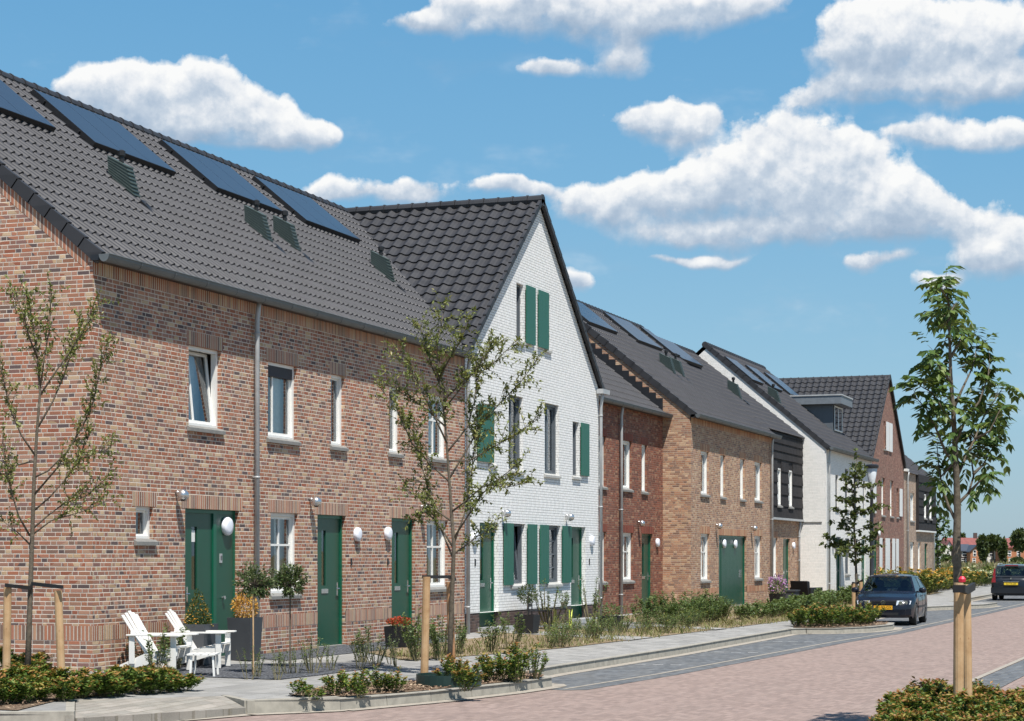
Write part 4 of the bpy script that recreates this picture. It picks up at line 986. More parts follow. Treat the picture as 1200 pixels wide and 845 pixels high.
garden_row(13, (35.5, 43.5), (12.2, 12.9), 'yellow green wispy shrub in front of the left door of the white gable house', 'wispy shrubs before the left door of the white house', 530, h=.52, w=.65, stems=10, dens=18, mats=('leafG', 'leafYel'), leaf=.05, lw=.3)
garden_row(12, (42.5, 49.3), (12.2, 12.4), 'wispy shrub in dry grass in front of the right half of the white gable house', 'wispy shrubs before the right half of the white house', 540, h=.52, w=.6, stems=10, dens=18, mats=('leafG', 'leafYel'), leaf=.05, lw=.3)
garden_row(13, (46.8, 53.2), (13.1, 12.7), 'full green shrub in the garden before the dark red brick house', 'shrubs before the dark red house', 550, h=.75, w=.85, stems=16, dens=32, mats=('leafG',), leaf=.075, lw=.3)
garden_row(24, (53, 66.5), (12.4, 12.5), 'dense green shrub in the hedge along the orange brick terrace', 'hedge shrubs along the orange terrace', 560, h=.50, w=.85, stems=12, dens=18, mats=('leafG',), leaf=.08)
garden_row(16, (66, 77), (12.6, 13.0), 'low green shrub before the slate clad house', 'shrubs before the slate clad house', 570, h=.6, w=1.0, stems=14, dens=22, mats=('leafG',), leaf=.09)
garden_row(18, (77, 96), (13.0, 13.4), 'green shrub in the gardens behind the parked dark hatchback', 'shrubs behind the hatchback', 580, h=.75, w=1.3, stems=16, dens=22, mats=('leafG',), leaf=.11)
garden_row(14, (84, 112), (13.3, 13.2), 'yellow and orange leaved shrub at the far end of the row', 'yellow shrubs at the end of the row', 590, h=1.15, w=1.7, stems=20, dens=28, mats=('leafYel', 'leafY'), leaf=.14, tips=.07)
garden_row(12, (106, 134), (13.6, 13.0), 'dark green shrub with cream flowers beside the far pavement', 'cream flowered shrubs by the far pavement', 600, h=1.0, w=2.0, stems=18, dens=28, mats=('leafG', 'flowW'), leaf=.17, tips=.08)
garden_row(9, (133, 165), (14.2, 12.5), 'yellow green weed clump between the field and the far parked car', 'weed clumps by the far car', 610, h=1.1, w=2.2, stems=16, dens=26, mats=('leafYel', 'leafG'), leaf=.2)
# tall loose shrub against the white wall near the right door
for px, lab in ((645, 'airy pale shrub against the white wall left of its right door'), (694, 'airy pale shrub against the white wall right of its right door')):
    o = shrub('airy_shrub', lab, 'shrub', None, int(px), h=1.35, w=.9, stems=10, dens=16, mats=('leafG',), leaf=.06, bare=.4); o.location = (FX(px, 14.4), 14.4, -.03)
# ------------------------------------------------------------------ trees
def limb_pts(pxs, D, rn, dep=.0, r0=.03, r1=.006):
    n = len(pxs); out = []
    for i, q in enumerate(pxs):
        t = i / (n - 1) if n > 1 else 0; out.append(PT(q[0], q[1], D + dep * t))
    return out, [r0 + (r1 - r0) * (i / max(1, n - 1)) ** .8 for i in range(n)]
def resample(P, step):
    out = []; 
    for a, b in zip(P[:-1], P[1:]):
        n = max(1, int((b - a).length / step))
        for k in range(n): out.append((a.lerp(b, k / n), (b - a).normalized()))
    out.append((P[-1], (P[-1] - P[-2]).normalized())); return out
def young_tree(name, label, trunk, tr, limbs, D, seed, mat, leaf=.05, lw=.45, twig=.35, step=.09, per=9, droop=0.0, start=.3, group=None, compound=False, density=1.0, base_z=-.2, flatw=False, lead=.35):
    rn = random.Random(seed); b0 = PT(trunk[0][0], trunk[0][1], D); root = thing(name, label, 'tree', (b0.x, b0.y, base_z), 0, group)
    wd = MB(); lf = MB(); P, rr = limb_pts(trunk, D, rn, 0, tr[0], tr[1]); P[0].z = base_z - .05; wd.tube(P, rr, 10)
    allimbs = [(P[int(len(P) * (1 - lead)):], .02, 0)] if lead else []
    for L in limbs:
        dep = rn.uniform(-.7, .7) if len(L) < 4 or not isinstance(L[0], float) else 0; r0 = .0155 if len(L) > 2 else .010
        Q, q = limb_pts(L, D, rn, dep, r0 * tr[0] / .045, .004); wd.tube(Q, q, 6); allimbs.append((Q, r0, 1))
    for Q, r0, kind in allimbs:
        S = resample(Q, step); n = len(S)
        for i, (p, t) in enumerate(S):
            if i < n * start and kind: continue
            if rn.random() > density: continue
            d = (t * .8 + rv(rn, .62) + Vector((0, 0, .25 if not flatw else -.05))).normalized()
            if flatw: d.z *= .25; d.normalize()
            L = twig * rn.uniform(.35, 1.1); e = p + d * L + Vector((0, 0, -droop * L * .5)); mid = (p + e) * .5 + Vector((0, 0, .06 * L))
            wd.tube([p, mid, e], [.0045, .003, .0015], 3, False)
            if compound:      # long drooping compound leaves
                for c in range(2):
                    base = p.lerp(e, rn.uniform(.3, 1)); ax = (d * .6 + rv(rn, .5) + Vector((0, 0, -.1))).normalized(); RL = rn.uniform(.16, .27)
                    for s in range(4):
                        q = base + ax * RL * (s + 1) / 4 + Vector((0, 0, -.35 * RL * ((s + 1) / 4) ** 2)); sd = ax.cross(Vector((0, 0, 1))).normalized()
                        for sg in (-1, 1):
                            dd = (sd * sg + ax * .7 + Vector((0, 0, -.75))).normalized(); lf.leaf(q, dd, Vector((0, 0, 1)) + rv(rn, .3), leaf * rn.uniform(.8, 1.3), leaf * lw)
                    lf.leaf(q, (ax + Vector((0, 0, -.9))).normalized(), Vector((0, 0, 1)), leaf * 1.2, leaf * lw)
            else:
                for c in range(per):
                    s = rn.uniform(.15, 1.0); q = (p.lerp(mid, s * 2) if s < .5 else mid.lerp(e, s * 2 - 1)); dd = (d * .5 + rv(rn, .8) + Vector((0, 0, -droop))).normalized()
                    lf.leaf(q, dd, Vector((rn.gauss(0, .5), rn.gauss(0, .5), 1)), leaf * rn.uniform(.6, 1.25), leaf * lw * rn.uniform(.8, 1.2))
    wd.build('trunk', 'bark', root, smooth=True); lf.build('crown', mat, root); return root
T1 = young_tree('young_tree', 'slender young tree between two stakes before of the brick gable at the left edge', [(31, 822), (34, 740), (36, 680), (38, 620), (40, 560), (43, 510), (47, 460), (44, 420), (38, 380), (32, 345)], (.042, .005),
    [[(35, 628), (22, 605), (13, 575), (6, 548), (3, 520)], [(38, 620), (55, 605), (75, 590), (100, 582), (125, 560)], [(38, 600), (58, 583), (78, 560), (95, 530), (106, 508)], [(39, 560), (56, 552), (78, 530), (97, 500), (110, 468), (118, 430), (128, 402)],
     [(42, 535), (25, 510), (12, 480), (5, 450), (0, 425)], [(41, 540), (20, 545), (5, 560), (-8, 540)], [(45, 500), (62, 470), (75, 440), (88, 400), (98, 375)], [(46, 465), (62, 440), (82, 412), (97, 390), (112, 352)], [(47, 455), (52, 420), (58, 385), (60, 345)],
     [(44, 420), (34, 395), (28, 370), (17, 342)], [(40, 580), (70, 545), (88, 540), (130, 525)], [(37, 640), (22, 625), (0, 608)], [(36, 628), (60, 610), (95, 600), (130, 585)]], 24.9, 21, 'leafA', leaf=.058, lw=.46, twig=.32, step=.032, per=14, start=.32, base_z=-.09)
T2 = young_tree('young_tree', 'spreading young tree tied to two stakes in the kerbside bed', [(526, 797), (528, 740), (530, 690), (532, 640), (529, 600), (526, 555), (522, 500), (516, 450), (512, 405), (520, 365)], (.046, .005),
    [[(531, 655), (521, 630), (508, 600), (498, 560), (488, 520), (474, 490)], [(531, 632), (548, 605), (566, 578), (586, 560), (606, 545)], [(529, 600), (545, 588), (568, 568), (594, 571), (618, 566)], [(527, 560), (545, 530), (566, 495), (588, 470), (610, 448), (627, 425)],
     [(525, 540), (550, 540), (578, 524), (606, 508), (632, 490)], [(524, 520), (510, 490), (495, 460), (480, 430), (468, 410)], [(527, 565), (505, 545), (483, 520), (465, 480), (446, 455)], [(520, 480), (540, 455), (560, 430), (578, 405)], [(518, 455), (506, 430), (498, 402), (492, 380)],
     [(516, 440), (530, 415), (540, 400), (548, 378)], [(531, 640), (545, 600), (552, 560), (556, 520), (560, 480)], [(522, 500), (500, 480), (478, 465), (458, 452)], [(519, 470), (550, 440), (572, 432), (602, 402)], [(530, 650), (545, 640), (560, 628), (580, 622)], [(528, 610), (500, 590), (474, 572)], [(524, 530), (548, 500), (556, 470), (560, 430), (575, 400)],
     [(530, 640), (515, 615), (500, 600), (482, 605)]], 28.9, 22, 'leafA', leaf=.068, lw=.44, twig=.36, step=.034, per=15, start=.25, base_z=-.16)
T3 = young_tree('young_tree', 'small tiered young tree left of the parked dark hatchback', [(1004, 722), (1004, 690), (1003, 660), (1001, 620), (1001, 580), (1001, 555), (1004, 541)], (.055, .008),
    [[(1003, 648), (990, 642), (978, 632), (972, 628)], [(1003, 650), (1015, 646), (1024, 640)], [(1003, 640), (985, 636), (975, 640)], [(1003, 635), (1018, 628), (1027, 622)], [(1002, 620), (985, 615), (982, 612)], [(1002, 622), (1014, 618), (1020, 612)],
     [(1001, 605), (988, 600), (984, 596)], [(1001, 604), (1014, 598), (1030, 592)], [(1001, 590), (990, 586)], [(1001, 588), (1010, 584), (1019, 580)], [(1001, 575), (994, 572), (988, 566)], [(1001, 572), (1012, 570), (1022, 568)], [(1002, 560), (1006, 550)], [(1003, 645), (1000, 640), (990, 650)]],
    58.5, 23, 'leafT', leaf=.13, lw=.75, twig=.38, step=.08, per=15, start=.15, flatw=True, base_z=-.18, lead=.7)
T4 = young_tree('young_tree', 'tall young tree with drooping compound leaves behind the two near stakes on the right', [(1123, 838), (1123, 700), (1121, 640), (1122, 600), (1121, 560), (1119, 520), (1117, 480), (1114, 440), (1113, 400), (1112, 360), (1108, 330)], (.058, .008),
    [[(1121, 612), (1111, 592), (1104, 570), (1100, 545), (1098, 520)], [(1123, 590), (1135, 578), (1141, 558), (1138, 535), (1137, 505)], [(1135, 578), (1147, 565), (1158, 556)], [(1121, 560), (1130, 540), (1142, 515), (1152, 490), (1166, 468), (1175, 455)],
     [(1120, 545), (1108, 530), (1098, 505), (1086, 480), (1070, 462)], [(1119, 520), (1130, 495), (1148, 470), (1158, 440), (1160, 420)], [(1118, 500), (1105, 480), (1092, 460), (1078, 452)], [(1117, 480), (1128, 455), (1140, 430), (1145, 405)], [(1115, 450), (1102, 432), (1096, 415)],
     [(1113, 420), (1124, 402), (1130, 385)], [(1120, 540), (1106, 555), (1100, 562)], [(1141, 555), (1152, 545), (1166, 520)], [(1142, 515), (1160, 505), (1172, 480)], [(1112, 380), (1104, 365)], [(1112, 370), (1120, 355)], [(1110, 350), (1102, 338)]],
    21.5, 24, 'leafW', leaf=.105, lw=.56, twig=.13, step=.062, start=.40, compound=True, base_z=-.17, lead=.48)
T5 = young_tree('young_tree', 'small green tree at the far end of the terrace row', [(1099, 684), (1099, 660), (1098, 640), (1098, 620), (1097, 605)], (.10, .02),
    [[(1099, 650), (1090, 640), (1085, 625)], [(1099, 648), (1108, 636), (1113, 622)], [(1098, 635), (1090, 622), (1090, 610)], [(1098, 630), (1106, 618), (1106, 608)], [(1099, 655), (1088, 650)], [(1099, 652), (1110, 645)]], 118, 25, 'leafW', leaf=.26, lw=.6, twig=.6, step=.15, per=14, start=.2, base_z=-.3, lead=.8)
# stakes and ties
def stake(label, px, py0, py1, D, r, lean=0.0, mat='stake', bz=-.2):
    a = PT(px, py1, D); b = PT(px + lean, py0, D); a.z = bz
    root = thing('tree_stake', label, 'stake', (a.x, a.y, bz), 0); m = MB(); P = [a.lerp(b, t) for t in (0, .3, .6, 1)]; m.tube(P, [r * 1.04, r, r * 1.0, r * .97], 12); m.build('post', mat, root)
    k = MB()
    for t, s in ((.35, -1), (.62, 1), (.18, 1)):
        q = a.lerp(b, t); k.lathe([(.012, 0), (.010, .006)], (q.x - r * .9, q.y - s * r * .3, q.z), 6, 'X')
    k.build('knot', 'stakered', root); return a, b
def tie(label, pts, w=.05, th=.012, tagc=False):
    root = thing('tree_tie', label, 'strap', (pts[0].x, pts[0].y, pts[0].z), 0); m = MB()
    for a, b in zip(pts[:-1], pts[1:]):
        d = (b - a).normalized(); n = d.cross(Vector((0, 0, 1))).normalized() * th
        m.prism([a - n - Vector((0, 0, w/2)), a + n - Vector((0, 0, w/2)), a + n + Vector((0, 0, w/2)), a - n + Vector((0, 0, w/2))], b - a)
    m.build('strap', 'strap', root)
    return root
a, b = stake('leftmost stripped wooden stake beside the corner tree', 7, 688, 810, 24.6, .050, 2, bz=-.1)
a2, b2 = stake('leaning stripped wooden stake right of the corner tree', 73, 692, 810, 24.6, .050, -5, bz=-.1)
tie('black rubber strap holding the corner tree to its two stakes', [PT(7, 686, 24.5), PT(35, 689, 24.85), PT(38, 684, 24.85), PT(73, 688, 24.5)], .045, .02)
stake('pale knotty wooden stake left of the kerbside tree', 497, 676, 811, 28.0, .056, 3, bz=-.18)
stake('reddish wooden stake close behind the kerbside tree trunk', 530, 682, 797, 29.4, .055, -3, 'stakered', bz=-.16)
tie('black rubber strap tying the kerbside tree to its stakes', [PT(496, 676, 28.0), PT(526, 676, 28.85), PT(533, 679, 29.3)], .045, .02)
stake('left wooden stake of the small tiered tree', 1001, 684, 724, 57.6, .058, -1, bz=-.18); stake('right wooden stake of the small tiered tree', 1008, 682, 722, 58.2, .058, 1, bz=-.18)
tie('black strap round the stakes of the small tiered tree', [PT(999, 683, 57.5), PT(1004, 684, 58.4), PT(1011, 680, 58.2)], .06, .02)
a, b = stake('thick pale wooden stake nearest the camera, left of the near pair', 1123.5, 683, 850, 20.8, .054, 0, bz=-.18)
a2, b2 = stake('second near wooden stake, right of the thick pale one', 1134.5, 685, 848, 21.2, .049, -2, bz=-.18)
t_ = tie('black rubber strap with a red tag round the two near stakes', [PT(1117, 690, 20.7), PT(1129, 690, 20.65), PT(1133, 692, 20.9), PT(1141, 687, 21.2)], .08, .02)
MB().lathe([(.01, 0), (.035, .01), (.04, .04), (.02, .07)], tuple(PT(1127.5, 683, 20.8)), 8).build('red_tag', plain('red_plastic', (.6, .02, .05), .5), t_)
wr = thing('watering_ring', 'dark green plastic watering ring round the foot of the kerbside tree', 'watering ring', (*G(526, 804), -.16))
c = wr.location; m = MB(); n = 28; R_ = .44
for k in range(n):
    a0, a1 = 6.283 * k / n, 6.283 * (k + 1) / n; m.prism([(c.x + R_*math.cos(q), c.y + R_*math.sin(q), -.16) for q in (a0, a1)] + [(c.x + (R_+.02)*math.cos(q), c.y + (R_+.02)*math.sin(q), -.16) for q in (a1, a0)], (0, 0, .16))
m.build('ring', plain('green_plastic', (.012, .035, .03), .45), wr)
# ================================================================== PROPS
def local_thing(name, label, cat, x, y, z, rz=0, group=None): return thing(name, label, cat, (x, y, z), rz, group)
def garden_chair(label, x, y, rz):
    r = local_thing('garden_chair', label, 'chair', x, y, zg(y) + .012, rz, 'white wooden garden chairs'); B_ = lambda m, n: m.build(n, 'white', r, world=False, bevel=.004)
    m = MB()
    for k in range(5):
        y0 = -.245 + k * .100; f = (k - 2) * .022; top = .93 - abs(k - 2) * .028
        a = Vector((-.20, y0, .27)); b = Vector((-.60, y0 + f, top)); n = (b - a).cross(Vector((0, 1, 0))).normalized() * .018
        m.prism([a, a + Vector((0, .088, 0)), b + Vector((0, .092, 0)), b], n)
    a = Vector((-.43, -.27, .60)); m.box(-.46, -.43, -.27, .27, .56, .62); B_(m, 'backrest')
    m = MB()
    for k in range(6):
        t = k / 5; x_ = .30 - .50 * t; z_ = .375 - .12 * t; m.box(x_ - .04, x_ + .04, -.27, .27, z_, z_ + .02)
    B_(m, 'seat')
    for s in (-1, 1):
        y0 = s * .285 - .014
        m = MB(); m.prism([(.34, y0, .37), (.34, y0, .25), (-.05, y0, .13), (-.62, y0, -.0), (-.72, y0, .0), (-.70, y0, .07), (-.25, y0, .26)], (0, .028, 0)); B_(m, 'side_rail')
        m = MB(); m.box(.24, .33, s * .315 - .014, s * .315 + .014, 0, .545); B_(m, 'front_leg')
        m = MB(); m.box(-.46, -.37, s * .315 - .014, s * .315 + .014, .12, .545); B_(m, 'rear_post')
        m = MB(); m.prism([(-.50, s * .31 - .045, .55), (.10, s * .33 - .075, .55), (.40, s * .33 - .075, .55), (.42, s * .33 - .04, .55), (.42, s * .33 + .04, .55), (.40, s * .33 + .075, .55), (.10, s * .33 + .075, .55), (-.50, s * .31 + .045, .55)], (0, 0, .024)); B_(m, 'armrest')
    r.scale = (.92, .92, .94); return r
garden_chair('left white wooden slatted garden chair with a sloping back on the gravel', 25.15, 14.45, R(-84))
garden_chair('right white wooden slatted garden chair, nearer the green door', 26.3, 14.40, R(-76))
m = MB(); t_ = local_thing('side_table', 'small white slatted footstool between the garden chairs and the dark planter', 'footstool', FX(238, 13.7), 13.7, zg(13.7), R(-70))
for k in range(4): m.box(-.20 + k * .105, -.11 + k * .105, -.22, .22, .30, .32)
m.build('top', 'white', t_, world=False)
for sx in (-.17, .17):
    for sy in (-.19, .19): MB().prism([(sx, sy, 0), (sx + .03, sy, 0), (sx*.9 + .03, sy, .3), (sx*.9, sy, .3)], (0, .02, 0)).build('leg', 'white', t_, world=False)
MT['pot'] = plain('anthracite_planter', (.045, .05, .058), .6, var=.1); MT['potblack'] = plain('black_pot', (.012, .012, .014), .6)
def cloud_leaves(f, rn, c, rad, n, L, lw=.45, shell=.55, cone=False, up=.2):
    for _ in range(n):
        while True:
            v = Vector((rn.uniform(-1, 1), rn.uniform(-1, 1), rn.uniform(-1, 1)))
            if cone:
                lim = (1 - (v.z + 1) / 2) ** .75; q = math.hypot(v.x, v.y)
                if q > lim * 1.02 or q < lim * shell: continue
                break
            if shell < v.length < 1: break
        p = Vector(c) + Vector((v.x * rad[0], v.y * rad[1], v.z * rad[2])); d = (Vector((v.x, v.y, v.z * .5 + up)) + rv(rn, .5)).normalized()
        f.leaf(p, d, rv(rn, 1), L * rn.uniform(.6, 1.2), L * lw)
def potted(name, label, x, y, w0, w1, h, fol, mat='pot', rz=0, cat='potted plant', z=None):
    z = zg(y) + .012 if z is None else z
    r = local_thing(name, label, cat, x, y, z, rz); m = MB(); a, b = w0 / 2, w1 / 2
    m.raw([(-a,-a,0),(a,-a,0),(a,a,0),(-a,a,0),(-b,-b,h),(b,-b,h),(b,b,h),(-b,b,h),(-b+.025,-b+.025,h),(b-.025,-b+.025,h),(b-.025,b-.025,h),(-b+.025,b-.025,h),(-b+.03,-b+.03,h-.06),(b-.03,-b+.03,h-.06),(b-.03,b-.03,h-.06),(-b+.03,b-.03,h-.06)],
          [(0,3,2,1),(0,1,5,4),(1,2,6,5),(2,3,7,6),(3,0,4,7),(4,5,9,8),(5,6,10,9),(6,7,11,10),(7,4,8,11),(8,9,13,12),(9,10,14,13),(10,11,15,14),(11,8,12,15),(12,13,14,15)])
    m.build('pot', mat, r, world=False); f = MB(); f.mi = []; mats = fol(f, random.Random(int(x * 100)), h); f.build('foliage', mats, r, world=False); return r
def fol_cone(f, rn, h): 
    cloud_leaves(f, rn, (0, 0, h + .26), (.22, .22, .30), 1500, .042, cone=True, shell=.4); f.cur = 1; cloud_leaves(f, rn, (0, 0, h + .22), (.225, .225, .26), 190, .04, cone=True, shell=.9); return ['leafD', 'leafY']
def fol_gold(f, rn, h): cloud_leaves(f, rn, (0, 0, h + .17), (.20, .20, .25), 1300, .045, shell=.5); return ['leafY']
potted('potted_cone_bush', 'dark green cone shaped bush in a square anthracite planter left of the first green door', FX(232, 14.75), 14.75, .40, .46, .62, fol_cone)
potted('potted_golden_bush', 'golden brown rounded bush in a tall anthracite planter right of the first green door', FX(287, 14.7), 14.7, .36, .42, .68, fol_gold)
def standard(label, px, py, D, cy, rad):
    p = PT(px, py, D); c = PT(px + 0, cy, D); z0 = zg(p.y); r = local_thing('bay_tree', label, 'bay tree', p.x, p.y, z0); rn = random.Random(px)
    h = c.z - z0; off = .06 if px < 310 else -.0
    m = MB(); m.tube([(0, 0, -.02), (off * .3, 0, h * .5), (off, 0, h)], [.014, .012, .010], 8); m.build('trunk', 'bark', r, world=False)
    if px < 310: m = MB(); m.tube([(-.03, -.03, -.02), (-.025, -.02, h - .1)], .011, 6); m.build('cane', 'stake', r, world=False)
    f = MB(); st = MB(); ox = ST * .09; 
    for k in range(110):
        v = rv(rn, 1).normalized(); v.z = v.z * .95 + .1; tip = Vector((off, 0, h)) + Vector((v.x * rad, v.y * rad, v.z * rad)) * rn.uniform(.7, 1.1); b = Vector((off, 0, h - .05))
        st.tube([b, (b + tip) * .5 + rv(rn, .01), tip], [.004, .003, .0015], 3, False)
        for q in range(15): s = rn.uniform(.4, 1.05); f.leaf(b.lerp(tip, s) + rv(rn, .012), (v + rv(rn, .6)).normalized(), rv(rn, 1), .062 * rn.uniform(.7, 1.2), .024)
    f.build('crown', 'leafL', r, world=False); st.build('twig', 'bark', r, world=False)
standard('left bay tree with a round crown and a pale cane, in the dark gravel', 296, 793, 28.5, 683, .28)
standard('right bay tree with a looser round crown and a bare stem', 340, 785, 30.0, 682, .27)
def fol_red(f, rn, h): cloud_leaves(f, rn, (0, 0, h + .03), (.22, .22, .10), 300, .045, shell=.2); f.cur = 1; cloud_leaves(f, rn, (0, 0, h + .09), (.24, .24, .08), 420, .04, lw=.8, shell=.3); return ['leafG', 'flowR']
potted('flower_pot', 'black pot of red flowers below the third green door', FX(468, 14.3), 14.3, .38, .44, .38, fol_red, 'potblack', cat='flower pot')
def fol_ball(f, rn, h): f.cur = 0; cloud_leaves(f, rn, (0, 0, h + .45), (.21, .21, .22), 700, .05, shell=.3); f.cur = 1; f.tube([(0, 0, h - .05), (0, 0, h + .4)], .012, 5); return ['leafD', 'bark']
potted('potted_ball_shrub', 'small round shrub on a bare stem in a black pot before the white gable house', FX(618, 14.2), 14.2, .38, .44, .40, fol_ball, 'potblack')
def fol_small(f, rn, h): cloud_leaves(f, rn, (0, 0, h + .12), (.22, .22, .18), 350, .06, shell=.2); return ['leafG']
potted('potted_shrub', 'low black pot at the corner of the dark red brick house', FX(716, 13.5), 13.5, .40, .50, .30, fol_small, 'potblack')
def fol_purple(f, rn, h): cloud_leaves(f, rn, (0, 0, h + .18), (.38, .3, .32), 420, .09, shell=.1); f.cur = 1; cloud_leaves(f, rn, (0, 0, h + .30), (.42, .32, .38), 330, .075, lw=.8, shell=.4); return ['leafG', 'flowP']
potted('potted_purple_flowers', 'purple flowering bush in a pot before the slate clad house', FX(911, 14.4), 14.4, .40, .5, .38, fol_purple, 'potblack')
r = local_thing('planter_box', 'long grey planter trough between the purple flowers and the black armchair', 'planter', FX(928, 14.5), 14.5, zg(14.5)); MB().box(-.35, .35, -.2, .2, .0, .42).build('trough', 'pot', r, world=False, bevel=.01); MB().box(-.38, .38, -.23, .23, .42, .47).build('rim', 'pot', r, world=False)
# black outdoor armchair
r = local_thing('garden_armchair', 'black woven garden armchair before the blank white gable wall', 'armchair', FX(945, 14.2), 14.2, zg(14.2), R(-20))
m = MB(); m.prism([(-.42, -.36, .18), (-.30, -.36, .18), (-.36, -.36, .78), (-.55, -.36, .80)], (0, .72, 0)); m.build('backrest', 'potblack', r, world=False, bevel=.02)
MB().box(-.35, .42, -.36, .36, .16, .36).build('seat', 'potblack', r, world=False, bevel=.02)
for s in (-1, 1):
    MB().box(-.42, .40, s * .40 - .05, s * .40 + .05, .14, .56).build('armrest', 'potblack', r, world=False, bevel=.02)
    for x_ in (-.36, .34): MB().box(x_ - .025, x_ + .025, s * .38 - .025, s * .38 + .025, 0, .15).build('leg', 'potblack', r, world=False)
r = local_thing('footstool', 'low black woven footstool to the right of the black armchair', 'footstool', FX(960, 14.0), 14.0, zg(14.0), R(-10)); MB().box(-.38, .38, -.3, .3, .1, .40).build('seat', 'potblack', r, world=False, bevel=.02)
for sx in (-.33, .33):
    for sy in (-.25, .25): MB().box(sx - .02, sx + .02, sy - .02, sy + .02, 0, .11).build('leg', 'potblack', r, world=False)
# lime folding stand
MT['lime'] = plain('lime_paint', (.55, .62, .08), .5, var=.05)
r = local_thing('folding_stand', 'lime yellow folding stand with crossed legs by the right door of the white house', 'stand', FX(660, 14.2), 14.2, zg(14.2) + .02, R(12))
for s in (-1, 1):
    m = MB(); y0 = s * .18; m.prism([(-.25, y0, 0), (-.20, y0, 0), (-.22, y0, .45), (-.27, y0, .45)], (0, .02, 0)); m.prism([(.20, y0, 0), (.25, y0, 0), (.22, y0, .45), (.17, y0, .45)], (0, .02, 0)); m.prism([(-.2, y0 + s * .022, .05), (-.15, y0 + s * .022, .03), (.16, y0 + s * .022, .43), (.11, y0 + s * .022, .46)], (0, .02, 0)); m.box(-.22, .22, y0, y0 + .02, .0, .035)
    m.build('side_frame', 'lime', r, world=False)
MB().box(-.24, .22, -.2, .22, .455, .475).build('top', 'pipecap', r, world=False)
r = local_thing('cream_pot', 'small cream flower pot standing on the lime folding stand', 'pot', FX(661, 14.2), 14.2, zg(14.2) + .496); MB().lathe([(.055, 0), (.08, .13), (.085, .14), (.07, .14), (.06, .11)], (0, 0, 0), 14).build('pot', plain('cream_clay', (.62, .55, .36), .7), r, world=False)
f = MB(); f.mi = []; cloud_leaves(f, random.Random(3), (0, 0, .26), (.13, .13, .14), 160, .05, shell=.1); f.build('foliage', 'leafG', r, world=False)
r = local_thing('garden_bench', 'dark slatted garden chair half hidden left of the lime stand', 'chair', FX(634, 14.6), 14.6, zg(14.6), R(-80))
for k in range(3): MB().box(-.26, -.24, -.25, .25, .52 + k * .12, .59 + k * .12).build('slat', 'dark', r, world=False)
MB().box(-.24, .22, -.25, .25, .42, .45).build('seat', 'dark', r, world=False)
for sy in (-.24, .24):
    MB().tube([(-.25, sy, 0), (-.25, sy, .88)], .014, 6).build('leg', 'dark', r, world=False); MB().tube([(.2, sy, 0), (.2, sy, .43)], .014, 6).build('leg', 'dark', r, world=False)
# street lamps
p = PT(1021.5, 690, 72.3); r = local_thing('street_lamp', 'dark street lamp with a wide flat cap and a clear cone, behind the hatchback', 'street lamp', p.x, p.y, -.15)
ht = PT(1021, 545, 72.3).z + .15
MB().lathe([(.11, 0), (.11, .9), (.075, .95), (.07, ht * .6), (.055, ht - .95), (.06, ht - .9)], (0, 0, 0), 14).build('pole', 'dark', r, smooth=True, world=False)
MT['cone'] = plain('frosted_cone', (.55, .58, .60), .25)
MB().lathe([(.05, ht - .92), (.10, ht - .75), (.21, ht - .12), (.20, ht - .11)], (0, 0, 0), 20).build('lamp_cone', 'cone', r, smooth=True, world=False)
MB().lathe([(.22, ht - .13), (.26, ht - .10), (.265, ht - .02), (.20, ht + .02), (.02, ht + .04)], (0, 0, 0), 20).build('lamp_cap', 'dark', r, world=False)
p = PT(1099, 680, 150); r = local_thing('street_lamp', 'distant short lamp post with a glass lantern at the end of the row', 'street lamp', p.x, p.y, ROAD); ht = PT(1099, 650, 150).z - ROAD
MB().lathe([(.10, 0), (.08, ht - .7)], (0, 0, 0), 10).build('pole', 'dark', r, world=False); MB().lathe([(.15, ht - .7), (.32, ht - .1), (.30, ht)], (0, 0, 0), 12).build('lantern', 'cone', r, world=False)
p = PT(1101, 668, 190); r = local_thing('street_lamp', 'tall thin distant street light with a short arm right of the end house', 'street lamp', p.x, p.y, ROAD); ht = PT(1101, 570, 190).z - ROAD
w_ = Vector((ST, -CT, 0)) * (13 * 190 / F)
MB().tube([(0, 0, 0), (0, 0, ht * .5), (0, 0, ht)], [.10, .07, .05], 8).build('pole', 'zinc', r, world=False)
MB().tube([(0, 0, ht - .1), tuple(w_ * .6 + Vector((0, 0, ht + .15))), tuple(w_ + Vector((0, 0, ht + .2)))], [.05, .05, .12], 6).build('arm', 'zinc', r, world=False)
# ================================================================== CARS
MT['tyre'] = plain('tyre', (.018, .018, .018), .8); MT['rim'] = plain('alloy', (.55, .56, .58), .3, .85)
MT['platey'] = plain('number_plate_amber', (.80, .40, .015), .45, var=.03); MT['platey2'] = plain('number_plate_yellow', (.80, .55, .03), .45, var=.03)
MT['redlens'] = plain('red_lens', (.20, .010, .016), .15); MT['chrome'] = plain('chrome', (.8, .8, .82), .12, 1.0, .03)
MT['lens'] = plain('headlamp', (.75, .78, .80), .08, .35, .25, 30)
def paint(name, c):
    m, t, b = newmat(name); b.inputs['Base Color'].default_value = c + (1,); b.inputs['Roughness'].default_value = .38; b.inputs['Metallic'].default_value = .1
    b.inputs['Coat Weight'].default_value = .55; b.inputs['Coat Roughness'].default_value = .05; b.inputs['Specular IOR Level'].default_value = .25
    P = t.node('ShaderNodeNewGeometry').outputs['Position']; n = t.noise(P, 3.0, 4, .6)
    t.put(b.inputs['Roughness'], t.m('MULTIPLY_ADD', n, .2, .28)); return m
MT['paintA'] = paint('midnight_blue_paint', (.008, .010, .018)); MT['paintB'] = paint('blue_black_paint', (.010, .014, .020))
MT['carglass'] = glass_mat('car_glass', (.62, .74, .70), .03, .8)
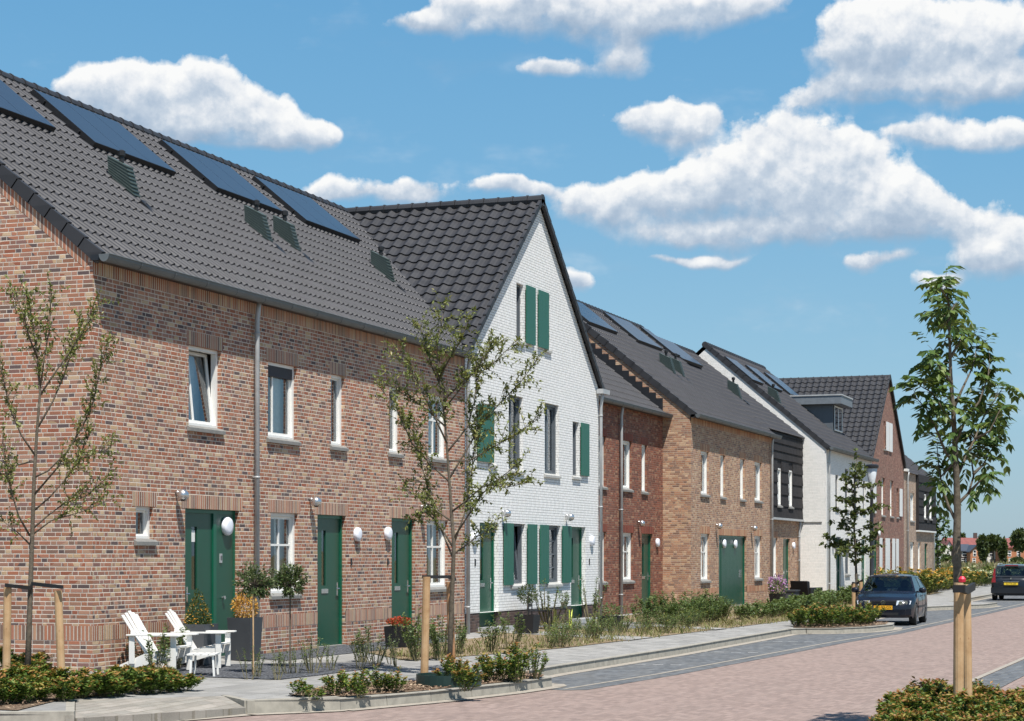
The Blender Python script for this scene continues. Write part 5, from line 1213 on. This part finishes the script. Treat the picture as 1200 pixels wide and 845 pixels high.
def lerp_tab(tab, x):
    for (a, va), (b, vb) in zip(tab[:-1], tab[1:]):
        if a <= x <= b: t = (x - a) / (b - a); t2 = t * t * (3 - 2 * t) * .5 + t * .5; return va + (vb - va) * t2
    return tab[0][1] if x < tab[0][0] else tab[-1][1]
def car(label, cat_, loc, rz, paintm, ztop, halfw, wheels, wr, cab, roofw, basew, rails=False):
    r = thing('parked_car', label, cat_, loc, rz)
    L0, L1 = ztop[0][0], ztop[-1][0]; xs = sorted(set([L0 + (L1 - L0) * k / 46 for k in range(47)] + [w + s * wr * 1.12 * math.cos(a * .314) for w in wheels for s in (-1, 1) for a in range(6)]))
    m = MB(); rings = []
    for x in xs:
        w = lerp_tab(halfw, x); zt = lerp_tab(ztop, x); zb = .20 if L0 + .3 < x < L1 - .3 else .26
        for wx in wheels:
            d = abs(x - wx)
            if d < wr * 1.14: zb = max(zb, wr + math.sqrt(max(0, (wr * 1.14) ** 2 - d * d)) * .98)
        pts = [(0, .22), (w * .86, .22), (w * .86, max(zb, .24)), (w * .975, zb), (w, zb + (zt - zb) * .30), (w * 1.0, zb + (zt - zb) * .62), (w * .965, zt - .06), (w * .90, zt - .005), (w * .5, zt + .02), (0, zt + .03)]
        rings.append([(x, y, z) for y, z in pts] + [(x, -y, z) for y, z in pts[::-1][1:-1]])
    n = len(rings[0]); vs = [v for g_ in rings for v in g_]; fs = [(i*n+k, (i+1)*n+k, (i+1)*n+(k+1)%n, i*n+(k+1)%n) for i in range(len(xs)-1) for k in range(n)] + [list(range(n)), [(len(xs)-1)*n+k for k in range(n)][::-1]]
    m.raw(vs, fs); body = m.build('body', paintm, r, smooth=True, world=False, recalc=True)
    mod = body.modifiers.new('bev', 'EDGE_SPLIT'); mod.split_angle = R(42)
    # greenhouse: windscreen, roof, side windows
    (xa, za), (xb, zb_), (xc, zc), (xd, zd) = cab       # windscreen foot, roof front, roof rear, rear window foot
    cb = MB(); gl = []
    def face(P, ins=.06, split=None):
        P = [Vector(p) for p in P]; c = sum(P, Vector()) / len(P); I = []
        for i, p in enumerate(P):
            e1 = (P[i-1] - p).normalized(); e2 = (P[(i+1) % len(P)] - p).normalized(); s = e1.cross(e2).length or 1
            I.append(p + (e1 + e2) * (ins / s))
        for i in range(len(P)): j = (i + 1) % len(P); cb.quad(P[i], P[j], I[j], I[i])
        nrm = (P[1] - P[0]).cross(P[2] - P[0]).normalized(); 
        if nrm.dot(c - Vector((c.x * .8 + .0, 0, .8))) < 0: nrm = -nrm
        gl.append([q - nrm * .008 for q in I])
    R4 = lambda x, z, w: ((x, w, z), (x, -w, z))
    A1, A2 = R4(xa, za, basew); B1, B2 = R4(xb, zb_, roofw); C1, C2 = R4(xc, zc, roofw); D1, D2 = R4(xd, zd, basew)
    face([A1, A2, B2, B1], .05); face([D2, D1, C1, C2], .07)
    mx = (xa + xd) * .5 - .05; mr = (xb + xc) * .5 + .02
    for s in (1, -1):
        a_, b_, c_, d_ = (xa, basew * s, za), (xb, roofw * s, zb_), (xc, roofw * s, zc), (xd, basew * s, zd)
        ml, mu = (mx, (basew + .02) * s, (za + zd) / 2), (mr, (roofw + .015) * s, (zb_ + zc) / 2 + .02)
        face([a_, ml, mu, b_] if s > 0 else [b_, mu, ml, a_], .04); face([ml, d_, c_, mu] if s > 0 else [mu, c_, d_, ml], .05)
    # crowned roof
    N = 8; rv_ = []
    for i in range(N + 1):
        t = i / N; x = xb + (xc - xb) * t; z = zb_ + (zc - zb_) * t + .035 * math.sin(math.pi * t)
        for j in range(7): q = (j / 6) * 2 - 1; rv_.append((x, roofw * q, z + .04 * (1 - q * q) * (.4 + .6 * math.sin(math.pi * min(1, max(0, t))))))
    cb.raw(rv_, [(i*7+j, i*7+j+1, (i+1)*7+j+1, (i+1)*7+j) for i in range(N) for j in range(6)])
    cb.build('roof', paintm, r, world=False)
    for g_ in gl:
        c_ = sum(g_, Vector()) / len(g_); n_ = (g_[1] - g_[0]).cross(g_[2] - g_[0])
        if n_.dot(Vector(((c_.x - (xb + xc) / 2) * .5, c_.y, .35))) < 0: g_ = g_[::-1]
        MB().poly(g_).build('window', 'carglass', r, world=False)
    # cowl closes the gap between bonnet and cabin, dark interior with seats
    it = MB(); it.box(xd + .25, xa - .25, -basew * .9, basew * .9, .45, za - .16)
    for sx in ((xa + xb) / 2 - .75,):
        for sy in (-.36, .36): it.lathe([(.05, za - .25), (.22, za - .2), (.24, za + .02), (.20, za + .10), (.10, za + .13), (.13, za + .17), (.14, za + .28), (.05, za + .33)], (sx, sy, 0), 10, sx=.4)
    it.box(xa - .55, xa - .12, -basew * .85, basew * .85, za - .2, za - .03)
    it.build('interior', 'pipecap', r, world=False)
    for wx in wheels:
        for s in (-1, 1):
            wy = s * (lerp_tab(halfw, wx) - .105); ty = MB(); ty.lathe([(wr * .62, -.10), (wr * .93, -.10), (wr, -.07), (wr, .07), (wr * .93, .10), (wr * .62, .10)], (wx, wy, wr), 28, 'Y')
            t = ty.build('wheel', 'tyre', r, smooth=False, world=False); rm = MB(); rm.lathe([(wr * .60, s * .06), (wr * .63, s * .102), (wr * .57, s * .104), (wr * .52, s * .075)], (wx, wy, wr), 24, 'Y')
            for k in range(6):
                a = k * 1.047; ca, sa = math.cos(a), math.sin(a); q0 = Vector((wx, wy + s * .09, wr)); q1 = q0 + Vector((ca, 0, sa)) * wr * .56; pw = Vector((-sa, 0, ca)) * .035
                rm.prism([q0 - pw, q1 - pw, q1 + pw, q0 + pw], (0, -s * .02, 0))
            rm.lathe([(.05, s * .07), (.05, s * .1)], (wx, wy, wr), 10, 'Y'); rm.build('rim', 'rim', t, world=False)
    for s in (-1, 1):
        mm = MB(); mm.lathe([(.02, -.11), (.07, -.09), (.085, 0), (.07, .08), (.02, .10)], (xa - .28, s * (basew + .17), za + .05), 10, 'Y', sx=.7); mm.box(xa - .30, xa - .24, s * (basew + .06) - .06, s * (basew + .06) + .06, za - .02, za + .03); mm.build('mirror', paintm, r, smooth=True, world=False)
    return r
# --- dark hatchback, facing the camera
hz = [(-2.07, .80), (-2.0, .93), (-1.85, .98), (-1.0, .96), (0, .94), (.95, .93), (1.3, .88), (1.75, .79), (1.95, .71), (2.04, .63), (2.07, .56)]
hw = [(-2.07, .62), (-2.0, .76), (-1.7, .845), (-1.2, .862), (0, .868), (1.2, .862), (1.6, .845), (1.9, .76), (2.0, .68), (2.07, .56)]
cr = Vector((1, 0, 0)); carloc = (57.55, 9.00, ROAD)
K = car('dark blue hatchback parked facing the camera behind the small tiered tree', 'car', carloc, R(180 + 2.2), 'paintA', hz, hw, (-1.22, 1.29), .305, ((1.02, .93), (.36, 1.375), (-1.38, 1.36), (-1.86, .98)), .60, .79)
def at(m_, n_, mt_): return m_.build(n_, mt_, K, world=False)
for s in (-1, 1):
    m = MB(); m.prism([(2.045, s * .36, .575), (1.90, s * .735, .60), (1.84, s * .76, .70), (2.01, s * .38, .705)], (.03, 0, 0)); at(m, 'headlight', 'lens')
    m = MB(); m.lathe([(.05, 0), (.055, .025)], (2.03, s * .48, .64), 12, 'X'); m.lathe([(.05, 0), (.055, .025)], (1.975, s * .62, .645), 12, 'X'); at(m, 'reflector', 'chrome')
    MB().box(1.99, 2.04, s * .55 - .07, s * .55 + .07, .40, .44).build('indicator', 'lens', K, world=False)
m = MB(); m.box(2.03, 2.088, -.36, .36, .60, .70); at(m, 'grille', 'potblack')
m = MB(); m.box(2.085, 2.094, -.34, .34, .632, .640); m.box(2.085, 2.094, -.34, .34, .662, .670); at(m, 'grille_bar', 'dark')
m = MB(); m.box(2.0, 2.09, -.62, .62, .30, .46); m.box(1.93, 2.02, -.78, .78, .31, .47); at(m, 'bumper', 'paintA')
m = MB(); m.box(2.05, 2.096, -.42, .42, .30, .37); at(m, 'air_intake', 'potblack')
M_f = Matrix.Translation((2.108, 0, .65)) @ Matrix.Rotation(R(90), 4, 'Z') @ Matrix.Rotation(R(90), 4, 'X')
bd = MB(); 
for k in range(20): a0, a1 = k * .31416, (k + 1) * .31416; bd.prism([(2.096, q * math.cos(a), .65 + q * math.sin(a)) for q, a in ((.052, a0), (.062, a0), (.062, a1), (.052, a1))], (.008, 0, 0))
bo = at(bd, 'badge', 'chrome')
for t__, z_, s_ in (('V', .675, .062), ('W', .632, .062)): text_mesh(t__, s_, Matrix.Translation((2.100, 0, z_)) @ Matrix.Rotation(R(90), 4, 'Z') @ Matrix.Rotation(R(90), 4, 'X'), 'chrome', 'emblem', bo, .004)
m = MB(); m.box(2.092, 2.100, -.26, .26, .455, .565); po = at(m, 'number_plate', 'platey')
text_mesh('ZN-97-GX', .105, Matrix.Translation((2.1015, 0, .51)) @ Matrix.Rotation(R(90), 4, 'Z') @ Matrix.Rotation(R(90), 4, 'X'), 'potblack', 'plate_text', po)
m = MB()
for s in (-1, 1): m.box(-.95, 1.0, s * .870 - .004, s * .870 + .004, .48, .54)
at(m, 'side_trim', 'pipecap')
m = MB(); 
for s in (-1, 1):
    for x_ in (.98, -.12, -.98): m.box(x_ - .004, x_ + .004, s * .869 - .003, s * .869 + .003, .30, .88)
at(m, 'door_gap', 'potblack')
for s in (-1, 1): MB().box(-.1, .08, s * .872 - .012, s * .872 + .012, .80, .83).build('door_handle', 'paintA', K, world=False)
# --- second car, rear view
mz = [(-2.15, .86), (-2.1, .98), (-1.95, 1.04), (-1.0, 1.03), (0, 1.02), (1.2, 1.0), (1.6, .92), (1.95, .80), (2.12, .66), (2.15, .58)]
mw_ = [(-2.15, .74), (-2.08, .84), (-1.8, .885), (0, .89), (1.3, .88), (1.8, .82), (2.1, .66), (2.15, .55)]
pc = PT(1182.5, 700, 88.5)
K2 = car('black estate car seen from behind at the right edge', 'car', (pc.x, 8.66, ROAD), R(0), 'paintB', mz, mw_, (-1.33, 1.33), .33, ((1.35, .99), (.55, 1.55), (-1.78, 1.53), (-2.06, 1.03)), .66, .82)
def at2(m_, n_, mt_): return m_.build(n_, mt_, K2, world=False)
for s in (-1, 1):
    m = MB(); m.prism([(-2.16, s * .66, .80), (-2.08, s * .85, .80), (-1.90, s * .76, 1.42), (-1.93, s * .70, 1.42)], (-.02, 0, 0)); at2(m, 'tail_light', 'redlens')
m = MB(); m.box(-2.20, -2.14, -.30, .30, .69, .79); po = at2(m, 'number_plate', 'platey2')
text_mesh('52-TX-ZB', .10, Matrix.Translation((-2.2015, 0, .74)) @ Matrix.Rotation(R(-90), 4, 'Z') @ Matrix.Rotation(R(90), 4, 'X'), 'potblack', 'plate_text', po)
m = MB(); m.box(-2.24, -2.08, -.86, .86, .33, .58); at2(m, 'bumper', 'paintB'); m = MB(); m.box(-2.17, -2.13, -.34, .34, .82, .845); at2(m, 'chrome_strip', 'chrome')
m = MB(); m.prism([(-2.172, 0, .93), (-2.172, .045, .975), (-2.172, 0, 1.02), (-2.172, -.045, .975)], (-.012, 0, 0)); at2(m, 'badge', 'chrome')
m = MB(); m.box(-1.93, -1.82, -.28, .28, 1.53, 1.57); at2(m, 'brake_light', 'redlens'); m = MB(); m.box(-2.12, -2.09, -.05, .35, 1.08, 1.10); at2(m, 'wiper', 'potblack')
for s in (-1, 1): MB().tube([(.4, s * .62, 1.58), (.3, s * .62, 1.63), (-1.5, s * .62, 1.62), (-1.6, s * .62, 1.57)], .016, 6).build('roof_rail', 'zinc', K2, world=False)
MB().tube([(-1.5, 0, 1.57), (-1.72, 0, 1.85)], .006, 4).build('aerial', 'potblack', K2, world=False)
# ================================================================== FAR HOUSES AND TREES
MT['farbrick'] = brick_mat('far_orange_brick', [(.42,.17,.09),(.48,.22,.12),(.38,.15,.08)], (.45,.33,.25), 21.); MT['farwhite'] = plain('far_render', (.68, .66, .60), .8); MT['farred'] = plain('far_red_tile', (.22, .07, .06), .7, var=.2, scale=1.5); MT['farblue'] = plain('far_slate_roof', (.055, .065, .085), .6, var=.2, scale=1.5); MT['fardark'] = plain('far_dark_cladding', (.09, .06, .055), .8)
MT['farglass'] = plain('far_pane', (.03, .035, .045), .15)
def far_house(label, px0, px1, D, ye, yr, gbase=-1.0, gable=False, wmat='farbrick', rmat='farred', wins=(), depth=9, chim=None, cat='house'):
    """a house facing the street, its near front square to the line of sight at the far side of the field"""
    k = D / F; p = PT(px0, 660, D); r = thing('distant_house', label, cat, (p.x, p.y, gbase), TH - math.pi / 2); W = (px1 - px0) * k
    he = EYE + (HOR - ye) * k - gbase; hr = EYE + (HOR - yr) * k - gbase
    m = MB(); m.box(0, W, 0, depth, 0, he)
    if gable: m.prism([(0, .01, he), (W, .01, he), (W / 2, .01, hr)], (0, depth - .02, 0))
    w = m.build('wall', wmat, r, world=False)
    m = MB()
    if gable:
        for s in (-1, 1): m.prism([(W/2, -.4, hr), (W/2, -.4, hr + .25), (W/2 + s * (W/2 + .4), -.4, he - .1), (W/2 + s * (W/2 + .4), -.4, he - .35)], (0, depth + .8, 0))
    else:
        m.prism([(-.4, -.4, he - .1), (-.4, depth / 2, hr), (-.4, depth + .4, he - .1), (-.4, depth + .4, he - .3), (-.4, depth / 2, hr - .25), (-.4, -.4, he - .3)], (W + .8, 0, 0))
    ro_ = m.build('roof', rmat, r, world=False)
    if chim: m = MB(); m.box(W * chim - .5, W * chim + .5, depth / 2 - .4, depth / 2 + .4, hr - 1, hr + 1.4); m.build('chimney', 'fardark', ro_, world=False)
    for (a, b, c, d) in wins:
        x0, x1 = (a - px0) * k, (b - px0) * k; z1, z0 = EYE + (HOR - c) * k - gbase, EYE + (HOR - d) * k - gbase
        m = MB(); m.box(x0, x1, -.08, .02, z0, z1); f = m.build('window', 'white', r, world=False); m = MB(); n = max(1, round((x1 - x0) / 1.0))
        for q in range(n): 
            xx = x0 + (x1 - x0) * q / n; h2 = (z1 - z0) / 2
            for z_ in (z0, z0 + h2): m.box(xx + .14, xx + (x1 - x0) / n - .1, -.10, -.075, z_ + .14, z_ + h2 - .1)
        m.build('pane', 'farglass', f, world=False)
    return r
far_house('distant long row with a red tiled roof and three roof lights', 1110, 1150, 560, 640, 630, rmat='farred', chim=.93)
far_house('distant house with a dark slate roof and a white four pane window', 1124, 1138, 490, 645, 637.5, rmat='farblue', wmat='fardark', wins=[(1127, 1134, 645.5, 652.5), (1126, 1137, 654.5, 659.5)])
far_house('distant narrow orange brick gable with one tall white window', 1137.2, 1151, 486, 646, 639.5, gable=True, rmat='farblue', wins=[(1140.2, 1144, 644.5, 652), (1139.5, 1143.5, 654, 659.5)])
far_house('distant pale gable with a brown roof edge, leftmost of the far houses', 1105.5, 1119, 500, 646, 634, gable=True, wmat='farwhite', rmat='farred', wins=[(1109, 1113, 648, 652)])
far_house('distant white fronted house between the far trees', 1157, 1173, 505, 644, 636, wmat='farwhite', rmat='farblue', wins=[(1159, 1164, 645.5, 652), (1167, 1171, 645.5, 652), (1159, 1171, 655, 660)])
far_house('distant orange brick house at the right edge below a red roof', 1177, 1196, 495, 641, 631, rmat='farred', wins=[(1181, 1185, 645.5, 652), (1182, 1184.5, 654, 659), (1191.5, 1196, 646, 652)])
far_house('distant red roofed row behind the far trees', 1172, 1210, 570, 640, 630.5)
def far_tree(label, px, D, yt, yb, wpx, seed, trunk_y=662, n=1500):
    k = D / F; p = PT(px, 660, D); rn = random.Random(seed); r = thing('distant_tree', label, 'tree', (p.x, p.y, -1.0), 0, None); zt, zb = EYE + (HOR - yt) * k + 1, EYE + (HOR - yb) * k + 1; w = wpx * k / 2
    f = MB(); lobes = [(rn.uniform(-.5, .5) * w, rn.uniform(-.5, .5) * w, zb + (zt - zb) * rn.uniform(.25, .78), w * rn.uniform(.35, .6)) for _ in range(9)] + [(0, 0, (zt + zb) / 2, w * .75)]
    for i in range(n):
        cx, cy, cz, rr = rn.choice(lobes); v = rv(rn, 1).normalized() * rn.uniform(.55, 1.05); q = Vector((cx + v.x * rr, cy + v.y * rr, max(zb, min(zt + .3, cz + v.z * rr * (zt - zb) / (2 * w) * 1.1))))
        f.leaf(q, v + rv(rn, .5), rv(rn, 1), .85 * rn.uniform(.6, 1.2), .6)
    f.build('crown', 'treefar', r, world=False); m = MB(); m.tube([(0, 0, 0), (0, 0, (zb + zt) / 2)], [.25, .12], 8); m.build('trunk', 'bark', r, world=False)
far_tree('distant dark conical tree left of the white fronted house', 1151.5, 470, 627.5, 659, 11, 1)
far_tree('distant broad round tree over the white fronted house', 1164, 475, 626.5, 646, 21, 2, n=2200)
far_tree('distant narrow tree right of the white fronted house', 1175, 470, 633, 659, 7, 3)
far_tree('distant broad tree cut by the right edge', 1195, 460, 622, 647, 24, 4, n=2400)
far_tree('small distant tree behind the red roof', 1127, 600, 626.5, 634, 8, 5, n=500)
far_tree('low distant bush in front of the right hand brick house', 1193, 440, 654.5, 663, 18, 6, n=1100)
far_tree('pale distant bush between the end house and the far houses', 1107, 430, 651, 662, 12, 7, n=700)
tag(MB().raw([tuple(PT(a, 664.5, 372)) for a in (1040, 1500)] + [tuple(PT(a, 664.5, 395)) for a in (1500, 1040)], [(0,1,2,3)]).build('far_road', 'sand'), kind='structure')
for v in bpy.data.objects['far_road'].data.vertices: v.co.z = ROAD + .03
# ================================================================== SKY, SUN, CAMERA
SUN = Vector((.37, .32, -1.0)).normalized()
world = bpy.data.worlds.new('World'); sc.world = world; world.use_nodes = True; t = NT(world.node_tree); t.n.clear()
sky = t.node('ShaderNodeTexSky', sky_type='NISHITA'); sky.sun_disc = False
sky.sun_elevation = math.asin(-SUN.z); sky.sun_rotation = math.atan2(-SUN.x, -SUN.y) % (2 * math.pi)
sky.air_density = 1.0; sky.dust_density = .6; sky.ozone_density = 1.0
d = t.node('ShaderNodeTexCoord').outputs['Generated']; dx, dy, dz = t.sep(t.v('NORMALIZE', d))[:3]
fw = t.m('ADD', t.m('MULTIPLY', dx, CT), t.m('MULTIPLY', dy, ST)); rt = t.m('SUBTRACT', t.m('MULTIPLY', dx, ST), t.m('MULTIPLY', dy, CT))
az = t.m('MULTIPLY', t.m('ARCTAN2', rt, fw), 2300.0); el = t.m('MULTIPLY', t.m('ARCSINE', dz), 2300.0)
P0 = t.xyz(az, el)
def sky_pt(px, py):
    u = (px - CX) / F; a = math.atan(u); return a * 2300, math.atan((HOR - py) / F * math.cos(a)) * 2300
CL = [(150,112,56,46),(222,108,66,38),(280,138,60,38),(335,162,44,22),(375,166,20,20),(215,152,110,24),(105,108,34,16),
      (478,222,44,17),(380,226,32,14),(600,218,40,10),(675,332,22,13),
      (570,8,80,28),(660,12,100,40),(750,18,100,34),(850,6,80,24),(725,74,36,24),(650,86,30,9),(500,30,40,10),
      (775,146,62,26),(808,136,34,18),
      (925,162,58,42),(900,205,105,38),(800,232,105,32),(705,240,64,28),(955,230,120,42),(1045,240,76,38),(880,275,160,18),(1115,258,60,26),(1000,180,30,28),(1015,308,38,9),(815,302,60,7),
      (1005,56,64,50),(1065,42,76,54),(1168,42,66,44),(1050,106,110,16),(1150,100,70,26),(1100,156,60,18),(1185,160,46,16),
      (1165,305,66,26),(1200,285,50,26),(1090,335,26,9)]
wv = t.node('ShaderNodeTexNoise'); t.put(wv.inputs['Vector'], P0); wv.inputs['Scale'].default_value = 1 / 90; wv.inputs['Detail'].default_value = 2
Pw = t.v('ADD', P0, t.v('MULTIPLY', t.v('SUBTRACT', wv.outputs['Color'], (.5, .5, .5)), (60, 40, 0)))
V = None                        # soft union of cloud lumps: z holds the cover, y the height inside the cloud
for (px, py, rx, ry) in CL:
    c = sky_pt(px, py); k_ = 1.75 if rx < 46 and ry < 20 else 1.30; rx *= k_; ry *= k_
    n = t.node('ShaderNodeVectorMath', operation='MULTIPLY_ADD'); t.put(n.inputs[0], Pw); n.inputs[1].default_value = (1 / rx, 1 / ry, 0); n.inputs[2].default_value = (-c[0] / rx, -c[1] / ry, 1)
    q = n.outputs[0]; w = t.m('POWER', .1353, t.v('DOT_PRODUCT', q, q))
    n = t.node('ShaderNodeVectorMath', operation='SCALE'); t.put(n.inputs[0], q); t.put(n.inputs['Scale'], w); V = n.outputs[0] if V is None else t.v('ADD', V, n.outputs[0])
_, vy, vz = t.sep(V)[:3]; W = t.m('MULTIPLY', vz, 7.389); HH = t.m('DIVIDE', vy, t.m('ADD', vz, .001))
def billow(off, det):
    P = t.v('ADD', P0, off) if off else P0
    fb = t.node('ShaderNodeTexNoise'); t.put(fb.inputs['Vector'], P); fb.inputs['Scale'].default_value = 1 / 60; fb.inputs['Detail'].default_value = det; fb.inputs['Roughness'].default_value = .60
    Pj = t.v('ADD', P, t.v('MULTIPLY', t.v('SUBTRACT', fb.outputs['Color'], (.5, .5, .5)), (46, 40, 0)))
    vo = t.node('ShaderNodeTexVoronoi', feature='F1', voronoi_dimensions='2D'); t.put(vo.inputs['Vector'], Pj); vo.inputs['Scale'].default_value = 1 / 30; vo.inputs['Detail'].default_value = 1; vo.inputs['Roughness'].default_value = .5
    return t.m('ADD', t.m('MULTIPLY', fb.outputs[0], .90), t.m('MULTIPLY', t.m('SUBTRACT', 1.0, vo.outputs['Distance']), .10)), fb.outputs['Color']
nz, ncol = billow(None, 8); nz2, _ = billow((-5, 12, 0), 5)
D0 = t.m('ADD', t.m('MULTIPLY', t.m('SUBTRACT', t.m('MINIMUM', W, .95), .42), 1.15), t.m('MULTIPLY', t.m('SUBTRACT', nz, .535), 1.7))
base_ = t.step(t.m('MULTIPLY', HH, -1.0), -.1, .5)      # cloud bases dissolve, tops stay crisp
alpha = t.m('DIVIDE', t.m('ADD', D0, .08), t.m('MULTIPLY_ADD', base_, .55, .26), clamp=True)
alpha = t.m('SMOOTH_MIN', alpha, 1.0, .25)
sh = t.m('ADD', t.m('MULTIPLY', HH, .78), t.m('MULTIPLY', t.m('SUBTRACT', nz, nz2), 1.4))
sh = t.m('ADD', sh, t.m('MULTIPLY', t.m('SUBTRACT', t.sep(ncol)[1], .5), .6))
sh = t.m('ADD', sh, .20)
ccol = t.ramp(t.m('ADD', sh, .34, clamp=True), [(.0, (.33, .43, .56)), (.28, (.43, .52, .64)), (.48, (.57, .64, .73)), (.70, (.82, .84, .87)), (.9, (.98, .97, .95))])
wisp = t.m('MULTIPLY', t.step(t.noise(t.v('MULTIPLY', P0, (1 / 260, 1 / 120, 0)), 1.0, 5, .62), .52, .8), .34)
cover = t.m('MAXIMUM', alpha, wisp)
thin = t.m('MULTIPLY', cover, .97)
bs = t.node('ShaderNodeBackground'); elev = t.m('DIVIDE', t.m('ARCSINE', dz), math.pi / 2, clamp=True)
clear = t.ramp(elev, [(0, (2.9, 4.3, 5.3)), (.05, (2.4, 4.6, 6.2)), (.12, (1.5, 3.9, 6.2)), (.20, (.95, 3.25, 5.9)), (.5, (.5, 1.7, 3.8)), (1, (.3, 1.0, 2.8))])
t.put(bs.inputs[0], t.mix(.78, sky.outputs[0], clear)); bs.inputs[1].default_value = .085
bc = t.node('ShaderNodeBackground'); t.put(bc.inputs[0], ccol); bc.inputs[1].default_value = .76
mx = t.node('ShaderNodeMixShader'); t.put(mx.inputs[0], thin); t.l.new(bs.outputs[0], mx.inputs[1]); t.l.new(bc.outputs[0], mx.inputs[2])
wo_ = t.node('ShaderNodeOutputWorld'); t.l.new(mx.outputs[0], wo_.inputs[0])
sl = bpy.data.lights.new('sun', 'SUN'); sl.energy = 5.0; sl.angle = R(.5); sl.color = (1.0, .955, .89)
so = bpy.data.objects.new('sun', sl); col.objects.link(so); so.rotation_euler = SUN.to_track_quat('-Z', 'Y').to_euler(); so.location = (20, -20, 60)
cam = bpy.data.cameras.new('camera'); co = bpy.data.objects.new('camera', cam); col.objects.link(co); sc.camera = co
co.location = (0, 0, EYE); co.rotation_euler = (R(90), 0, TH - math.pi / 2); cam.sensor_width = 36; cam.lens = 36 * F / 1200; cam.shift_y = (HOR - 422.5) / 1200; cam.clip_end = 6000; cam.clip_start = .1
sc.view_settings.view_transform = 'Standard'; sc.view_settings.look = 'None'; sc.view_settings.gamma = 1; sc.view_settings.use_curve_mapping = False; sc.view_settings.exposure = .45
sc.render.engine = 'CYCLES'; sc.cycles.max_bounces = 6; sc.cycles.transparent_max_bounces = 12; sc.cycles.use_denoising = True
